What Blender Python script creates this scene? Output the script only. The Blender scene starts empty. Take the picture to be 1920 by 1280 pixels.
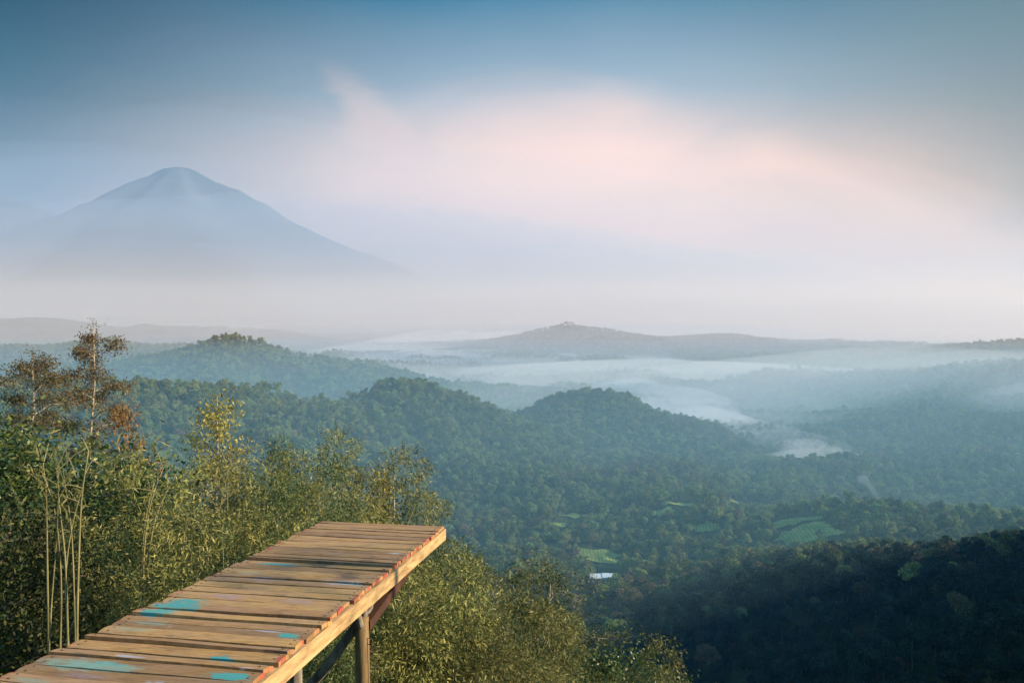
import bpy, math, random
import numpy as np
from mathutils import Vector, Matrix

SC = bpy.context.scene
COL = SC.collection
R = math.radians

# ---------------------------------------------------------------- camera
F = 1493.0                      # focal length in pixels of the 1920 px wide photograph
PITCH = math.atan2(590 - 640, F)
cam_d = bpy.data.cameras.new("camera")
cam_d.sensor_width = 36.0
cam_d.lens = F / 1920 * 36.0
cam_d.clip_start = 0.05
cam_d.clip_end = 120000.0
cam = bpy.data.objects.new("camera", cam_d)
COL.objects.link(cam)
cam.location = (0, 0, 0)
cam.rotation_euler = (R(90) + PITCH, 0, 0)
SC.camera = cam

SC.view_settings.view_transform = 'Standard'
SC.view_settings.look = 'None'
SC.view_settings.exposure = 0.9
SC.view_settings.gamma = 1.0
SC.cycles.max_bounces = 7
SC.cycles.diffuse_bounces = 3
SC.cycles.glossy_bounces = 2
SC.cycles.transmission_bounces = 3
SC.cycles.transparent_max_bounces = 8
SC.cycles.volume_bounces = 5
SC.cycles.use_denoising = True
SC.cycles.sample_clamp_indirect = 4.0

# ---------------------------------------------------------------- sun and sky
SUN_AZ, SUN_EL = 95.0, 20.0     # degrees clockwise from the view direction, above the horizon
sd = Vector((math.sin(R(SUN_AZ)) * math.cos(R(SUN_EL)), math.cos(R(SUN_AZ)) * math.cos(R(SUN_EL)), math.sin(R(SUN_EL))))
sun_d = bpy.data.lights.new("sun", 'SUN')
sun_d.energy = 5.0
sun_d.angle = R(0.55)
sun_d.color = (1.0, 0.82, 0.58)
sun = bpy.data.objects.new("sun", sun_d)
COL.objects.link(sun)
sun.rotation_euler = sd.to_track_quat('Z', 'Y').to_euler()

def build_world():
    w = bpy.data.worlds.new("World")
    SC.world = w
    w.use_nodes = True
    N, L = w.node_tree.nodes, w.node_tree.links
    N.clear()
    def nd(t, **k):
        n = N.new(t)
        for a, b in k.items():
            setattr(n, a, b)
        return n
    def math_(op, a, b=None, c=None, clamp=False):
        n = nd('ShaderNodeMath', operation=op, use_clamp=clamp)
        for i, v in enumerate((a, b, c)):
            if v is None: continue
            if isinstance(v, (int, float)): n.inputs[i].default_value = v
            else: L.new(v, n.inputs[i])
        return n.outputs[0]
    def mix(f, a, b):
        n = nd('ShaderNodeMix', data_type='RGBA')
        if isinstance(f, (int, float)): n.inputs[0].default_value = f
        else: L.new(f, n.inputs[0])
        for i, v in ((6, a), (7, b)):
            if isinstance(v, tuple): n.inputs[i].default_value = (*v, 1)
            else: L.new(v, n.inputs[i])
        return n.outputs[2]
    def sm(v, a, b):
        n = nd('ShaderNodeMapRange', interpolation_type='SMOOTHSTEP')
        L.new(v, n.inputs[0]); n.inputs[1].default_value = a; n.inputs[2].default_value = b
        return n.outputs[0]
    def ramp(v, stops):
        n = nd('ShaderNodeValToRGB')
        L.new(v, n.inputs[0])
        e = n.color_ramp.elements
        e[0].position, e[0].color = stops[0][0], (*stops[0][1], 1)
        e[1].position, e[1].color = stops[-1][0], (*stops[-1][1], 1)
        for p, c in stops[1:-1]:
            x = e.new(p); x.color = (*c, 1)
        return n.outputs[0]
    tc = nd('ShaderNodeTexCoord')
    sep = nd('ShaderNodeSeparateXYZ'); L.new(tc.outputs['Generated'], sep.inputs[0])
    az = math_('ARCTAN2', sep.outputs[0], sep.outputs[1])          # 0 ahead, + to the right
    el = math_('ARCSINE', sep.outputs[2])
    # wavy elevation so that the high thin cloud has a soft uneven top
    mp = nd('ShaderNodeMapping'); mp.inputs['Scale'].default_value = (1.0, 1.0, 2.2)
    L.new(tc.outputs['Generated'], mp.inputs[0])
    n1 = nd('ShaderNodeTexNoise'); n1.inputs['Scale'].default_value = 3.0; n1.inputs['Detail'].default_value = 5; n1.inputs['Roughness'].default_value = 0.45
    n1.inputs['Distortion'].default_value = 0.5
    L.new(mp.outputs[0], n1.inputs['Vector'])
    n2 = nd('ShaderNodeTexNoise'); n2.inputs['Scale'].default_value = 1.6; n2.inputs['Detail'].default_value = 3
    L.new(mp.outputs[0], n2.inputs['Vector'])
    # clear-sky colour by height, cooler and deeper to the left
    elw = math_('ADD', el, math_('MULTIPLY', math_('SUBTRACT', n2.outputs[0], 0.5), 0.10))
    e01 = math_('DIVIDE', elw, 0.60)
    left = ramp(e01, SKY_LEFT)
    mid = ramp(e01, SKY_MID)
    right = ramp(e01, SKY_RIGHT)
    c = mix(sm(az, -0.62, 0.0), left, mid)
    c = mix(sm(az, 0.10, 0.68), c, right)
    # thin pink cloud bank
    cen = math_('ADD', el, math_('MULTIPLY', math_('POWER', math_('ADD', az, -0.12), 2.0), 0.48))
    m = math_('ADD', cen, math_('MULTIPLY', math_('SUBTRACT', n1.outputs[0], 0.5), -0.34))
    m = math_('ADD', m, 0.02)
    cl = math_('SUBTRACT', 1.0, sm(m, 0.04, 0.34))
    # one taller plume left of centre
    dx = math_('ADD', az, 0.155)
    dx2 = math_('ADD', dx, math_('MULTIPLY', math_('SUBTRACT', el, 0.22), 0.75))
    n4 = nd('ShaderNodeTexNoise'); n4.inputs['Scale'].default_value = 9.0; n4.inputs['Detail'].default_value = 6; n4.inputs['Roughness'].default_value = 0.6
    L.new(mp.outputs[0], n4.inputs['Vector'])
    wid = math_('ADD', 0.012, math_('MULTIPLY', math_('SUBTRACT', 0.315, el), 0.75))
    pd = math_('DIVIDE', math_('ABSOLUTE', math_('ADD', dx2, math_('MULTIPLY', math_('SUBTRACT', n4.outputs[0], 0.5), 0.10))), math_('MAXIMUM', wid, 0.004))
    pl = math_('SUBTRACT', 1.0, sm(pd, 0.15, 1.0))
    pl = math_('MULTIPLY', pl, math_('SUBTRACT', 1.0, sm(el, 0.24, 0.31)))
    pl = math_('MULTIPLY', pl, sm(el, 0.08, 0.17))
    pl = math_('MULTIPLY', pl, 0.30)
    cl = math_('MULTIPLY', math_('MAXIMUM', cl, pl), 0.80)
    pk = mix(sm(n2.outputs[0], 0.35, 0.65), CLOUD_A, CLOUD_B)
    c = mix(cl, c, pk)
    c = mix(sm(el, 0.48, 0.95), c, (0.30, 0.52, 0.85))
    c = mix(sm(math_('ABSOLUTE', az), 1.0, 1.6), c, (0.10, 0.24, 0.40))
    # physical sky adds the overall day light
    sky = nd('ShaderNodeTexSky', sky_type='NISHITA')
    sky.sun_disc = False
    sky.sun_elevation = R(SUN_EL)
    sky.sun_rotation = R(SUN_AZ)
    sky.dust_density = 2.0
    sky.air_density = 1.0
    bg1 = nd('ShaderNodeBackground'); L.new(sky.outputs[0], bg1.inputs[0]); bg1.inputs[1].default_value = 0.05
    bg2 = nd('ShaderNodeBackground'); L.new(c, bg2.inputs[0]); bg2.inputs[1].default_value = SKY_GAIN
    ms = nd('ShaderNodeMixShader'); ms.inputs[0].default_value = 0.94
    L.new(bg1.outputs[0], ms.inputs[1]); L.new(bg2.outputs[0], ms.inputs[2])
    out = nd('ShaderNodeOutputWorld'); L.new(ms.outputs[0], out.inputs[0])

SKY_GAIN = 1.0
SKY_LEFT = [(0.0, (0.12, 0.14, 0.17)), (0.22, (0.09, 0.12, 0.16)), (0.40, (0.015, 0.065, 0.10)), (0.56, (0.0, 0.022, 0.05)), (1.0, (0.0, 0.012, 0.04))]
SKY_MID = [(0.0, (0.74, 0.50, 0.40)), (0.30, (0.68, 0.48, 0.40)), (0.46, (0.24, 0.29, 0.34)), (0.64, (0.03, 0.115, 0.19)), (1.0, (0.0, 0.04, 0.11))]
SKY_RIGHT = [(0.0, (0.22, 0.18, 0.14)), (0.25, (0.17, 0.15, 0.12)), (0.50, (0.09, 0.12, 0.125)), (0.68, (0.04, 0.085, 0.10)), (1.0, (0.02, 0.06, 0.08))]
CLOUD_A = (1.0, 0.58, 0.40)
CLOUD_B = (0.88, 0.54, 0.42)
build_world()

# ---------------------------------------------------------------- helpers
def tag(o, label=None, cat=None, group=None, kind=None):
    if label: o["label"] = label
    if cat: o["category"] = cat
    if group: o["group"] = group
    if kind: o["kind"] = kind
    return o

def ray(px, py):
    x, zc = (px - 960) / F, (640 - py) / F
    c, s = math.cos(PITCH), math.sin(PITCH)
    return Vector((x, c - s * zc, s + c * zc))

def at(px, py, D):
    v = ray(px, py)
    h = math.hypot(v.x, v.y)
    return v * (D / h)

def empty(name, loc=(0, 0, 0), rz=0.0):
    o = bpy.data.objects.new(name, None)
    o.location = loc
    o.rotation_euler = (0, 0, rz)
    o.empty_display_size = 0.3
    COL.objects.link(o)
    return o

def mesh_quads(name, V, Q, mats=(), midx=None, smooth=False):
    me = bpy.data.meshes.new(name)
    V = np.asarray(V, dtype=np.float32); Q = np.asarray(Q, dtype=np.int32)
    me.vertices.add(len(V)); me.vertices.foreach_set("co", V.ravel())
    me.loops.add(Q.size); me.loops.foreach_set("vertex_index", Q.ravel())
    me.polygons.add(len(Q)); me.polygons.foreach_set("loop_start", np.arange(0, Q.size, 4, dtype=np.int32))
    if midx is not None:
        me.polygons.foreach_set("material_index", np.asarray(midx, dtype=np.int32))
    me.polygons.foreach_set("use_smooth", np.full(len(Q), bool(smooth)))
    for m in mats: me.materials.append(m)
    me.update(calc_edges=True)
    return me

def link(name, me, parent=None, loc=None):
    o = bpy.data.objects.new(name, me)
    if parent: o.parent = parent
    if loc is not None: o.location = loc
    COL.objects.link(o)
    return o

class QB:
    """collects quads (tubes, leaves, boxes) and builds one mesh"""
    def __init__(s): s.v, s.q, s.n, s.m = [], [], 0, []
    def add(s, V, Q, mi=0):
        V = np.asarray(V, float).reshape(-1, 3); Q = np.asarray(Q, int).reshape(-1, 4)
        s.v.append(V); s.q.append(Q + s.n); s.n += len(V); s.m.append(np.full(len(Q), mi))
        return s
    def tube(s, P, rad, k=6, mi=0, cap=True):
        P = np.asarray(P, float); n = len(P)
        rad = np.broadcast_to(np.asarray(rad, float), (n,))
        T = np.gradient(P, axis=0); T /= np.linalg.norm(T, axis=1)[:, None] + 1e-9
        ref = np.array([1.0, 0, 0]) if abs(T[0][0]) < 0.8 else np.array([0, 1.0, 0])
        A = np.cross(T, ref); A /= np.linalg.norm(A, axis=1)[:, None] + 1e-9
        B = np.cross(T, A)
        a = np.linspace(0, 2 * np.pi, k, endpoint=False)
        V = P[:, None] + rad[:, None, None] * (np.cos(a)[None, :, None] * A[:, None] + np.sin(a)[None, :, None] * B[:, None])
        i = np.arange(n - 1)[:, None] * k; j = np.arange(k)[None]; j2 = (j + 1) % k
        Q = np.stack([i + j, i + j2, i + k + j2, i + k + j], -1).reshape(-1, 4)
        V = V.reshape(-1, 3)
        if cap:
            V = np.vstack([V, P[-1] + T[-1] * rad[-1] * 0.2]); e = len(V) - 1; b = (n - 1) * k
            Qc = [[b + t, b + (t + 1) % k, e, e] for t in range(0, k)]
            # pairs of triangles joined into quads around the tip
            Qc = [[b + t, b + (t + 1) % k, b + (t + 2) % k, e] for t in range(0, k - 1, 2)]
            Q = np.vstack([Q, np.array(Qc)])
        return s.add(V, Q, mi)
    def box(s, lo, hi, mi=0):
        x0, y0, z0 = lo; x1, y1, z1 = hi
        V = [(x0,y0,z0),(x1,y0,z0),(x1,y1,z0),(x0,y1,z0),(x0,y0,z1),(x1,y0,z1),(x1,y1,z1),(x0,y1,z1)]
        return s.add(V, [(0,3,2,1),(4,5,6,7),(0,1,5,4),(1,2,6,5),(2,3,7,6),(3,0,4,7)], mi)
    def leaves(s, C, L, wr, rng, droop=0.0, mi=0, updir=None, flat=0.0):
        """lens shaped leaves centred on C, L long, wr width ratio"""
        n = len(C)
        if n == 0: return s
        A = rng.normal(size=(n, 3)); A[:, 2] *= (1 - flat)
        if updir is not None: A = A * 0.75 + updir * 1.0
        A /= np.linalg.norm(A, axis=1)[:, None]
        A[:, 2] -= droop; A /= np.linalg.norm(A, axis=1)[:, None]
        Nn = rng.normal(size=(n, 3)) + np.array([0, 0, 0.8])
        B = np.cross(A, Nn); B /= np.linalg.norm(B, axis=1)[:, None] + 1e-9
        Ls = L * rng.uniform(0.6, 1.35, n)[:, None]
        W = Ls * wr * 0.5
        V = np.stack([C - A * Ls * 0.5, C - A * Ls * 0.05 + B * W, C + A * Ls * 0.5, C - A * Ls * 0.05 - B * W], 1).reshape(-1, 3)
        return s.add(V, np.arange(n * 4).reshape(-1, 4), mi)
    def build(s, name, mats, parent=None, smooth=False, loc=None):
        me = mesh_quads(name, np.vstack(s.v), np.vstack(s.q), mats, np.concatenate(s.m), smooth)
        return link(name, me, parent, loc)
    def mesh(s, name, mats, smooth=False):
        return mesh_quads(name, np.vstack(s.v), np.vstack(s.q), mats, np.concatenate(s.m), smooth)

# ---------------------------------------------------------------- materials
def new_mat(name):
    m = bpy.data.materials.new(name); m.use_nodes = True
    m.node_tree.nodes.clear()
    return m, m.node_tree.nodes, m.node_tree.links

def ramp_node(N, stops, interp='LINEAR'):
    n = N.new('ShaderNodeValToRGB'); n.color_ramp.interpolation = interp
    e = n.color_ramp.elements
    e[0].position, e[0].color = stops[0][0], (*stops[0][1], 1)
    e[1].position, e[1].color = stops[-1][0], (*stops[-1][1], 1)
    for p, c in stops[1:-1]:
        x = e.new(p); x.color = (*c, 1)
    return n

def leaf_mat(name, cols, trans=0.35, objvar=0.35, rough=0.55, hue=0.03):
    """leaf colours picked per leaf, shifted per tree"""
    m, N, L = new_mat(name)
    g = N.new('ShaderNodeNewGeometry')
    oi = N.new('ShaderNodeObjectInfo')
    k = len(cols)
    rp = ramp_node(N, [(i / max(1, k - 1), c) for i, c in enumerate(cols)])
    L.new(g.outputs['Random Per Island'], rp.inputs[0])
    hs = N.new('ShaderNodeHueSaturation')
    L.new(rp.outputs[0], hs.inputs['Color'])
    mr = N.new('ShaderNodeMapRange'); mr.inputs[3].default_value = 1 - objvar; mr.inputs[4].default_value = 1 + objvar
    L.new(oi.outputs['Random'], mr.inputs[0]); L.new(mr.outputs[0], hs.inputs['Value'])
    mh = N.new('ShaderNodeMath'); mh.operation = 'MULTIPLY_ADD'
    fr = N.new('ShaderNodeMath'); fr.operation = 'FRACT'
    mm = N.new('ShaderNodeMath'); mm.operation = 'MULTIPLY'; mm.inputs[1].default_value = 7.31
    L.new(oi.outputs['Random'], mm.inputs[0]); L.new(mm.outputs[0], fr.inputs[0])
    L.new(fr.outputs[0], mh.inputs[0]); mh.inputs[1].default_value = hue * 2; mh.inputs[2].default_value = 0.5 - hue
    L.new(mh.outputs[0], hs.inputs['Hue'])
    b = N.new('ShaderNodeBsdfPrincipled'); b.inputs['Roughness'].default_value = rough
    b.inputs['Specular IOR Level'].default_value = 0.25
    L.new(hs.outputs[0], b.inputs['Base Color'])
    t = N.new('ShaderNodeBsdfTranslucent'); L.new(hs.outputs[0], t.inputs[0])
    mx = N.new('ShaderNodeMixShader'); mx.inputs[0].default_value = trans
    L.new(b.outputs[0], mx.inputs[1]); L.new(t.outputs[0], mx.inputs[2])
    o = N.new('ShaderNodeOutputMaterial'); L.new(mx.outputs[0], o.inputs[0])
    return m

def bark_mat(name, c0, c1, scale=6.0, rough=0.8, stretch=(1, 1, 0.25)):
    m, N, L = new_mat(name)
    tc = N.new('ShaderNodeTexCoord'); mp = N.new('ShaderNodeMapping'); mp.inputs['Scale'].default_value = stretch
    L.new(tc.outputs['Object'], mp.inputs[0])
    n = N.new('ShaderNodeTexNoise'); n.inputs['Scale'].default_value = scale; n.inputs['Detail'].default_value = 6; n.inputs['Roughness'].default_value = 0.65
    L.new(mp.outputs[0], n.inputs['Vector'])
    rp = ramp_node(N, [(0.32, c0), (0.68, c1)]); L.new(n.outputs[0], rp.inputs[0])
    b = N.new('ShaderNodeBsdfPrincipled'); b.inputs['Roughness'].default_value = rough; b.inputs['Specular IOR Level'].default_value = 0.2
    L.new(rp.outputs[0], b.inputs['Base Color'])
    bp = N.new('ShaderNodeBump'); bp.inputs['Strength'].default_value = 0.6; bp.inputs['Distance'].default_value = 0.02
    L.new(n.outputs[0], bp.inputs['Height']); L.new(bp.outputs[0], b.inputs['Normal'])
    o = N.new('ShaderNodeOutputMaterial'); L.new(b.outputs[0], o.inputs[0])
    return m

M = {}
M['bamboo_leaf'] = leaf_mat('bamboo_leaf', [(0.04, 0.05, 0.016), (0.115, 0.125, 0.032), (0.225, 0.215, 0.055), (0.36, 0.32, 0.105)], 0.24, 0.36, hue=0.015)
M['bamboo_leaf_dark'] = leaf_mat('bamboo_leaf_dark', [(0.02, 0.041, 0.014), (0.061, 0.089, 0.027), (0.121, 0.149, 0.047), (0.27, 0.257, 0.095)], 0.30, 0.25, hue=0.02)
M['broad_leaf'] = leaf_mat('broad_leaf', [(0.014, 0.034, 0.014), (0.034, 0.069, 0.021), (0.069, 0.103, 0.025), (0.196, 0.207, 0.052)], 0.25, 0.25, 0.35)
M['green_leaf'] = leaf_mat('green_leaf', [(0.016, 0.032, 0.011), (0.040, 0.064, 0.018), (0.088, 0.104, 0.028), (0.152, 0.152, 0.048)], 0.30, 0.3)
M['feather_leaf'] = leaf_mat('feather_leaf', [(0.034, 0.058, 0.017), (0.072, 0.096, 0.024), (0.125, 0.144, 0.034), (0.192, 0.182, 0.058)], 0.35, 0.2)
M['red_leaf'] = leaf_mat('red_leaf', [(0.11, 0.06, 0.03), (0.17, 0.095, 0.04), (0.12, 0.11, 0.036), (0.24, 0.2, 0.075)], 0.35, 0.15)
M['yellow_leaf'] = leaf_mat('yellow_leaf', [(0.125, 0.1, 0.027), (0.275, 0.206, 0.05), (0.425, 0.325, 0.088), (0.575, 0.425, 0.15)], 0.35, 0.15)
M['orange_leaf'] = leaf_mat('orange_leaf', [(0.176, 0.080, 0.024), (0.304, 0.160, 0.048), (0.400, 0.240, 0.080)], 0.35, 0.1)
M['far_leaf'] = leaf_mat('far_leaf', [(0.022, 0.058, 0.026), (0.079, 0.135, 0.046), (0.192, 0.238, 0.068), (0.339, 0.328, 0.113)], 0.2, 0.55, 0.8, hue=0.035)
M['shaded_leaf'] = leaf_mat('shaded_leaf', [(0.004, 0.015, 0.01), (0.009, 0.027, 0.016), (0.022, 0.042, 0.022), (0.05, 0.06, 0.03)], 0.2, 0.5, 0.8, hue=0.04)  # darker take on far_leaf: hillside shade put into the leaf colour
M['far_leaf_light'] = leaf_mat('far_leaf_light', [(0.081, 0.122, 0.033), (0.163, 0.203, 0.057), (0.308, 0.293, 0.098)], 0.2, 0.4, 0.8, hue=0.02)
M['far_leaf_brown'] = leaf_mat('far_leaf_brown', [(0.057, 0.052, 0.023), (0.127, 0.103, 0.046), (0.23, 0.172, 0.086)], 0.2, 0.4, 0.8, hue=0.02)
M['bark'] = bark_mat('bark', (0.05, 0.038, 0.026), (0.17, 0.13, 0.09))
M['pale_bark'] = bark_mat('pale_bark', (0.22, 0.18, 0.13), (0.52, 0.44, 0.33), 5)
M['culm'] = bark_mat('culm', (0.11, 0.105, 0.045), (0.30, 0.26, 0.12), 3.0, 0.45, (1, 1, 0.5))
M['culm_green'] = bark_mat('culm_green', (0.08, 0.10, 0.03), (0.20, 0.19, 0.07), 3.0, 0.45, (1, 1, 0.5))

# ---------------------------------------------------------------- noise and terrain
def _hash(ix, iy, seed):
    h = (ix.astype(np.int64) * 374761393 + iy.astype(np.int64) * 668265263 + seed * 1442695041) & 0x7fffffff
    h = ((h ^ (h >> 13)) * 1274126177) & 0x7fffffff
    return ((h ^ (h >> 16)) & 0xffff) / 65535.0

def vnoise(x, y, seed=0):
    ix, iy = np.floor(x), np.floor(y)
    fx, fy = x - ix, y - iy
    fx = fx * fx * fx * (fx * (fx * 6 - 15) + 10); fy = fy * fy * fy * (fy * (fy * 6 - 15) + 10)
    a, b = _hash(ix, iy, seed), _hash(ix + 1, iy, seed)
    c, d = _hash(ix, iy + 1, seed), _hash(ix + 1, iy + 1, seed)
    return (a * (1 - fx) + b * fx) * (1 - fy) + (c * (1 - fx) + d * fx) * fy * 1.0

def fbm(x, y, wl, octs=4, seed=0, ridged=False):
    s, amp, tot = 0.0, 1.0, 0.0
    for o in range(octs):
        v = vnoise(x / wl + 17.3 * o, y / wl - 9.1 * o, seed + o)
        if ridged: v = 1 - np.abs(v * 2 - 1)
        s = s + v * amp; tot += amp; amp *= 0.5; wl *= 0.5
    return s / tot - 0.5

FLOOR = -200.0
# crests: (pixel x, pixel y, distance in m); then reach towards the viewer / away from it
RIDGES = [
  # dark hillside lower right
  dict(p=[(1060,1390,330),(1180,1270,380),(1290,1206,405),(1370,1164,415),(1480,1122,425),(1560,1092,430),(1640,1078,435),(1720,1082,430),(1800,1074,430),(1920,1054,430),(2300,1000,440),(2900,930,450)], wf=75, wb=110, pw=1.15),
  dict(w=[(300,130,-20),(320,190,6),(345,260,10),(375,320,-22),(400,380,-75)], wf=85, wb=85, pw=1.3),  # unseen hill added right of the view to cast shade on this hillside
  # slope behind it
  dict(p=[(1480,1040,620),(1560,995,640),(1640,968,660),(1720,968,680),(1800,975,690),(1920,985,700)], wf=90, wb=110, pw=1.4),
  # long forested spur in the middle
  dict(p=[(-900,710,1000),(-300,720,930),(100,732,900),(330,736,900),(420,739,900),(500,740,930),(570,768,930),(640,772,950),(700,742,980),(735,720,1000),(790,724,1000),(850,751,985),(900,767,970),(960,800,950),(1000,830,925),(1050,862,900),(1110,890,880)], wf=135, wb=95, pw=1.15),
  # ribs running down from it
  dict(p=[(735,722,990),(800,792,900),(850,850,830),(905,905,765)], wf=52, wb=52, pw=1.2),
  dict(p=[(600,757,940),(655,806,860),(705,862,790),(760,930,700)], wf=50, wb=50, pw=1.2),
  dict(p=[(430,740,900),(480,790,820),(525,850,740),(560,905,680)], wf=50, wb=50, pw=1.2),
  dict(p=[(870,768,980),(935,826,900),(1000,884,830)], wf=48, wb=48, pw=1.2),
  dict(p=[(1100,752,1130),(1150,812,1050),(1190,868,980)], wf=50, wb=50, pw=1.2),
  dict(p=[(440,642,1880),(415,676,1720),(395,712,1580)], wf=110, wb=110, pw=1.2),
  dict(p=[(600,672,1880),(650,706,1700),(690,735,1580)], wf=100, wb=100, pw=1.2),
  dict(p=[(250,745,900),(260,800,800),(290,870,700)], wf=50, wb=50, pw=1.2),
  # round hill right of it
  dict(p=[(960,798,1157),(985,780,1148),(1040,756,1140),(1100,741,1131),(1150,744,1122),(1200,768,1105),(1260,806,1079),(1300,832,1053),(1350,858,1018),(1400,886,992),(1450,915,957)], wf=125, wb=120, pw=1.25),
  # peaked hill upper left
  dict(p=[(150,690,1900),(235,682,1900),(300,672,1900),(360,659,1900),(400,642,1890),(440,635,1880),(480,645,1880),(530,663,1900),(600,676,1900),(680,681,1900),(740,701,1880),(800,724,1850),(870,738,1800),(930,753,1750)], wf=210, wb=180, pw=1.2),
  # low blue ridge far left
  dict(p=[(-600,640,2900),(0,655,2800),(100,658,2800),(150,648,2800),(215,642,2800),(262,655,2800),(330,680,2750)], wf=400, wb=500, pw=1.3),
  # broad misty ridge centre right
  dict(p=[(690,672,4000),(760,666,4000),(850,658,4000),(900,648,4000),(960,634,4000),(1010,622,4000),(1040,617,4000),(1065,609,4000),(1095,617,4000),(1130,620,4000),(1180,630,4050),(1240,638,4100),(1290,637,4150),(1330,631,4200),(1380,631,4200),(1430,641,4250),(1480,651,4250)], wf=620, wb=600, pw=1.1),
  # ridges to the right
  dict(p=[(1270,688,3000),(1340,674,3000),(1400,673,3000),(1440,668,3000),(1500,669,3000),(1560,676,3050),(1620,672,3100),(1700,664,3200),(1800,651,3200),(1920,645,3200),(2500,640,3200)], wf=450, wb=500, pw=1.3),
  dict(p=[(1360,715,2500),(1460,705,2450),(1520,698,2400),(1580,706,2400),(1660,714,2350)], wf=250, wb=250, pw=1.3),
  dict(p=[(1380,800,1600),(1480,780,1650),(1560,752,1700),(1640,722,1750),(1700,708,1800),(1780,696,1800),(1830,699,1800),(1920,690,1800),(2400,680,1800)], wf=420, wb=400, pw=1.1),
  dict(p=[(1500,880,1150),(1600,850,1200),(1720,820,1250),(1840,800,1280),(1960,790,1300),(2300,780,1300)], wf=190, wb=190, pw=1.3),
  # knolls in the valley
  dict(p=[(820,655,5200),(860,649,5200),(920,652,5200)], wf=200, wb=300, pw=1.3),
  dict(p=[(1250,690,2700),(1290,684,2700),(1330,690,2700)], wf=150, wb=200, pw=1.3),
  dict(p=[(-400,590,6500),(0,597,6500),(60,594,6500),(110,596,6500),(180,606,6500),(225,614,6500),(270,606,6500),(300,612,6500)], wf=700, wb=800, pw=1.3),
  dict(p=[(-800,575,10500),(0,586,10500),(260,578,10500),(330,581,10500),(450,588,10500),(560,597,10500),(660,604,10500),(800,606,10500)], wf=1400, wb=1500, pw=1.2),
]
for rd in RIDGES:
    rd['P'] = np.array(rd['w'] if 'w' in rd else [tuple(at(*p)) for p in rd['p']], float)

AZT = np.array([-180, -110, -60, -35, -20, -5, 20, 60, 110, 180.0])
RT = np.array([0, 3, 6, 10, 20, 40, 80, 150, 300, 600, 1200, 60000.0])
ZT = np.array([
 [-1.7,-1.6,-1.4,-1,   0,  2,  5,  8,   0, -60,-150,-200],
 [-1.7,-1.8,-2.2,-3,  -5, -8,-12,-20, -50,-120,-200,-200],
 [-1.7,-2.4,-4.0,-6,  -9,-13,-24,-48,-100,-180,-200,-200],
 [-1.7,-2.8,-5.0,-7.5,-11,-17,-34,-72,-140,-200,-202,-200],
 [-1.7,-3.2,-5.8,-8.8,-14,-25,-48,-90,-155,-204,-202,-200],
 [-1.7,-3.4,-6.6,-9.8,-17,-31,-60,-108,-175,-208,-202,-200],
 [-1.7,-3.4,-6.6,-10,-18,-34,-68,-122,-192,-215,-202,-200],
 [-1.7,-2.8,-5.5,-9, -17,-32,-62,-112,-180,-210,-202,-200],
 [-1.7,-1.9,-2.6,-3.6,-7,-12,-22,-40,-90,-150,-200,-200],
 [-1.7,-1.6,-1.4,-1,   0,  2,  5,  8,   0, -60,-150,-200]])

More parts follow.
